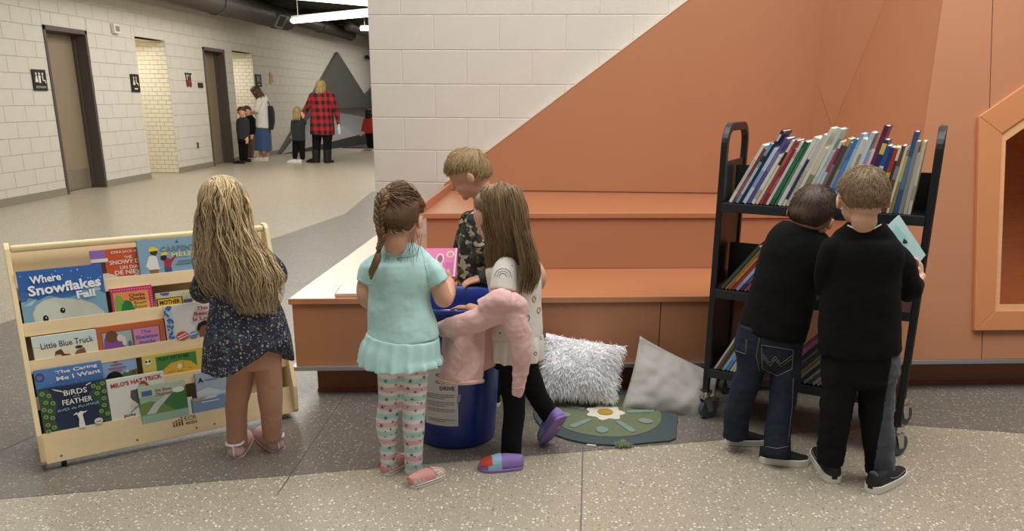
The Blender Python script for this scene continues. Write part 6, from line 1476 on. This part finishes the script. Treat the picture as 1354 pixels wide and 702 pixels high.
mb = MB(); g.loft(mb, [(297, 268, .03, 26, .05), (302, 300, .01, 28, .055), (312, 330, -.02, 34, .055), (322, 355, -.045, 36, .035), (328, 378, -.07, 30, .025)], seg=24)
finish(mb, 'hair_mass', hair_mat('hair_blonde_under', '#5a4630', '#8a7048'), g.t, .006, 6)

# ================================================================== people far down the hall
MH_B = hair_mat('hair_far_blonde', '#8a6f42', '#d6bd86'); MH_N = hair_mat('hair_far_brown', '#3a2a1e', '#7a5d40'); MH_K = hair_mat('hair_far_black', '#16110f', '#2c2320')
def far_person(label, Y, foot, head, fwd, H, torso, arms, legs, shirt, trousers, shoes, hairm, long=0, hands=True, shirt_name='shirt', trouser_name='trousers', cap=None):
    g = Person(label, Y, foot[0], foot[1])
    hd = Head(g.p(*head), fwd, H); mb = MB(); hd.body(mb); tx, ty = torso[0][0], torso[0][1]
    g.neck(mb, hd, g.p(tx, ty, 0), H*.24)
    g.loft(mb, [(q[0], q[1], q[2], q[3]*.8, q[4]*.8) for q in torso])
    for a in arms:
        g.limb(mb, [(x, y, dy, r*.75) for x, y, dy, r in a]); e = a[-1]; d = g.p(*e[:3])-g.p(*a[-2][:3]); hand(mb, g.p(*e[:3]), d, g.vd*-1, H*.75, .3, 1)
    for l in legs: g.limb(mb, [(x, y, dy, r*.7) for x, y, dy, r in l])
    finish(mb, 'body', MSKIN2, g.t, .011, 3); hd.features(g.t)
    mb = MB(); g.loft(mb, torso)
    for a in arms: g.limb(mb, a[:-1] if len(a) > 2 else a); g.limb(mb, [a[-2], tuple((p*.8+q*.2) for p, q in zip(a[-1], a[-2]))])
    sh = finish(mb, shirt_name, shirt, g.t, .012, 4, [(.15, .012)])
    if trousers:
        mb = MB(); q = torso[-1]; g.loft(mb, [(q[0], q[1]-2, q[2], q[3]*.85, q[4]*.85), (q[0], q[1]+3, q[2], q[3]*.8, q[4]*.8)])
        for l in legs: g.limb(mb, l)
        finish(mb, trouser_name, trousers, g.t, .012, 3)
    for (hx, hy, tx, ty, w_, m_) in shoes:
        h_, t2 = atZ(hx, hy), atZ(tx, ty); h_.y = min(max(h_.y, Y-.35), Y+.35); c_ = g.p(hx, hy); h_ = V((c_.x, Y-.05, 0)); dd = V((t2.x-c_.x, .06, 0)); shoe(g, h_, h_+dd.normalized()*w_*2.6, w_, w_*1.0, .02, (m_, MSOLEW if m_ is not MBLACK else MSOLED))
    mk = (lambda r, f, u: (u-(.0+.42*max(0, f)) if f > .1 else u+.8)) if long else boymask(-.55, .34, -.15)
    mb = short_hair(hd, g.t, hairm, mk, 260, H*.16, lambda r, f, u: .07, .1, rad=.003)
    if long:
        rn = random.Random(4)
        for k in range(140):
            a = rn.uniform(-2.2, 2.2); p0 = hd.P(.36*sin(a), -.05-.38*cos(a), .15); p1 = hd.P(.42*sin(a), -.08-.46*cos(a), -.2); p2 = hd.P(.40*sin(a), -.1-.48*cos(a), -.35-long*rn.uniform(.5, 1)); strand(mb, [p0, p1, p2], .006, .003, 6)
    mb.build('hair', hairm, g.t, smooth=True, fix=False)
    return g, hd
MDG = cloth('charcoal_top', '#2f3033'); MWSW = M('white_patterned_sweater', '#e9e5db', .85, .25, 26); MDSK = cloth('blue_denim_skirt', '#40597c', .15); MBRT = cloth('brown_trousers', '#5a4638')
MREDJ = cloth('red_jacket', '#b0302c')
wm, _ = far_person('woman in a long red and black plaid shirt holding a child\'s hand', 16.6, (424, 215), (424.5, 114.5), (.1, .95, -.1), .235,
    [(425, 121, 0, 6, .09), (425.5, 125, 0, 14, .13), (425.5, 140, 0, 14, .15), (426, 160, 0, 15.5, .17), (426.5, 178, 0, 16, .18)],
    [[(413, 127, 0, 4.5), (406.5, 142, 0, 4), (401, 154, -.05, 2.2)], [(438.5, 127, 0, 4.5), (445, 148, 0, 4), (448, 167, -.05, 2.2)]],
    [[(419, 176, 0, 6.5), (418.5, 195, 0, 5.5), (418, 212, 0, 4.5)], [(433, 176, 0, 6.5), (433, 195, 0, 5.5), (433, 212, 0, 4.5)]],
    MPLAID, MBLKL, [(417, 216, 420, 213, .1, MBLACK), (433, 216, 439, 214, .1, MBLACK)], MH_B, .35)
for x_ in (418.3, 433):
    mb = MB(); wm.limb(mb, [(x_, 199, 0, 5.6), (x_, 213, 0, 5.2)]); finish(mb, 'boot_shaft', MBLACK, wm.t, .012, 2)
bt_ = wm.p(448.5, 170, -.08); t = thing('drink_bottle', 'small clear bottle in the plaid-shirted woman\'s hand', 'bottle', bt_-V((0, 0, .12)))
mb = MB(); mb.lathe(bt_-V((0, 0, .12)), [(.005, 0), (.032, .0), (.034, .02), (.034, .13), (.015, .17), (.013, .19)], 14); mb.build('bottle_body', M('bottle_plastic', '#b9cdd0', .15, .05, 20), t, smooth=True)
mb = MB(); mb.cyl(bt_+V((0, 0, .07)), bt_+V((0, 0, .09)), .016, 12); mb.build('cap', MWHITE, t)
far_person('small child in a dark top holding the plaid-shirted woman\'s hand', 16.55, (395, 211), (393.3, 148.5), (.2, .9, -.1), .20,
    [(394, 155, 0, 4, .06), (395, 158, 0, 8, .09), (395, 172, 0, 8.5, .1), (395, 186, 0, 9, .11)],
    [[(401, 160, 0, 3), (403, 163, 0, 2.6), (401, 156, -.03, 1.6)], [(388, 160, 0, 3), (386.5, 170, 0, 2.6), (387, 179, 0, 1.6)]],
    [[(391, 185, 0, 4.5), (390.5, 198, 0, 4), (390, 207, 0, 3.5)], [(399, 185, 0, 4.5), (399.5, 198, 0, 4), (400, 208, 0, 3.5)]],
    MDG, MBLKL, [(392, 213, 388, 209, .08, MWHITE), (400, 213, 402, 210, .08, MWHITE)], MH_B, .55)
wg, _ = far_person('woman in a white patterned sweater and long denim skirt with a backpack', 17.0, (347, 212), (338.5, 122), (-.75, .1, -.5), .225,
    [(343, 129, 0, 5, .09), (345.5, 132, 0, 9, .12), (346.5, 145, 0, 9.5, .14), (347, 158, 0, 10, .15), (347, 169, 0, 10.5, .16)],
    [[(343, 134, -.12, 4), (339, 146, -.16, 3.6), (333, 148, -.12, 2)], [(350, 134, .12, 4), (342, 148, .12, 3.6), (335, 150, .08, 2)]],
    [[(344, 168, 0, 5), (345, 190, 0, 4.5), (345, 207, 0, 3.2)], [(351, 168, 0, 5), (353, 190, 0, 4.5), (354, 207, 0, 3.2)]],
    MWSW, None, [(348, 212, 341, 211, .09, MWHITE), (356, 211, 350, 210, .09, MWHITE)], MH_N, .5, shirt_name='sweater')
mb = MB(); wg.loft(mb, [(347, 166, 0, 10, .15), (347.5, 180, 0, 11, .17), (348, 199, 0, 11.5, .19)], ruffle=lambda q, k: .03*sin(q*7)*k, seg=40); finish(mb, 'denim_skirt', MDSK, wg.t, .012, 3)
t = thing('backpack', 'dark backpack on the woman in the white sweater', 'backpack', wg.p(359, 172, .05)); bp_ = Person.__new__(Person); bp_.Y = wg.Y; bp_.t = t; bp_.vd = wg.vd; bp_.side = wg.side
mb = MB(); bp_.loft(mb, [(357, 140, .02, 3.5, .1), (358.5, 148, .02, 4.5, .13), (359, 160, .02, 4.5, .14), (358, 171, .02, 3.5, .12)]); finish(mb, 'bag_body', MDG, t, .012, 3)
mb = MB(); bp_.limb(mb, [(354, 134, -.1, .8), (357, 142, -.12, .8), (357, 160, -.12, .8)]); finish(mb, 'strap', MBLACK, t, .01, 0)
far_person('boy in a charcoal top and black trousers nearest the second door', 16.2, (321, 213), (319.5, 148.5), (.3, -.85, -.1), .20,
    [(320, 155, 0, 4, .06), (320.5, 158, 0, 7, .09), (321, 170, 0, 7.5, .1), (321.5, 184, 0, 7.5, .11)],
    [[(315, 160, 0, 2.8), (314.5, 172, 0, 2.4), (315, 182, 0, 1.5)], [(326.5, 160, 0, 2.8), (327.5, 172, 0, 2.4), (327, 182, -.05, 1.5)]],
    [[(318.5, 183, 0, 4), (319, 198, 0, 3.6), (319.5, 210, 0, 3.2)], [(324.5, 183, 0, 4), (324.5, 198, 0, 3.6), (324.5, 210, 0, 3.2)]],
    MDG, MBLKL, [(320, 214, 322, 213, .075, MBLACK), (325, 213, 328, 212, .075, MBLACK)], MH_N)
far_person('boy in a black top and brown trousers beside the woman in the denim skirt', 16.7, (328, 210), (326.5, 147), (.4, -.8, -.1), .20,
    [(328, 153, 0, 4, .06), (329, 156, 0, 6.5, .09), (330, 166, 0, 7, .1), (330.5, 178, 0, 7, .11)],
    [[(324, 158, 0, 2.6), (324, 168, 0, 2.3), (326, 176, -.05, 1.5)], [(335, 158, 0, 2.8), (336, 168, 0, 2.4), (334, 177, -.05, 1.5)]],
    [[(328, 177, 0, 4), (328.5, 192, 0, 3.6), (329, 206, 0, 3)], [(333, 177, 0, 4), (333, 192, 0, 3.6), (332.5, 206, 0, 3)]],
    MBLKC, MBRT, [(329, 211, 333, 210, .075, MBLACK), (333, 210, 337, 209, .075, MBLACK)], MH_N)
far_person('child in a red jacket half hidden behind the block pillar', 20.2, (489, 196), (488, 149), (.6, .7, 0), .19,
    [(488, 154.5, 0, 3, .06), (488, 157, 0, 6.5, .09), (488, 166, 0, 7, .11), (488.5, 176, 0, 7, .12)],
    [[(483, 159, 0, 2.5), (480, 168, 0, 2.2), (478.5, 174, -.05, 1.4)], [(494, 159, 0, 2.5), (496, 168, 0, 2.2), (495, 175, 0, 1.4)]],
    [[(486.5, 175, 0, 3.6), (487.5, 185, 0, 3.2), (488, 193, 0, 2.8)], [(492, 175, 0, 3.6), (492, 185, 0, 3.2), (492, 193, 0, 2.8)]],
    MREDJ, MBLKL, [(487, 197, 490, 195, .075, M('pink_far_shoe', '#b56a7a', .6, .05, 20)), (492, 197, 495, 195, .075, M('pink_far_shoe', '#b56a7a', .6, .05, 20))], MH_K, .5)
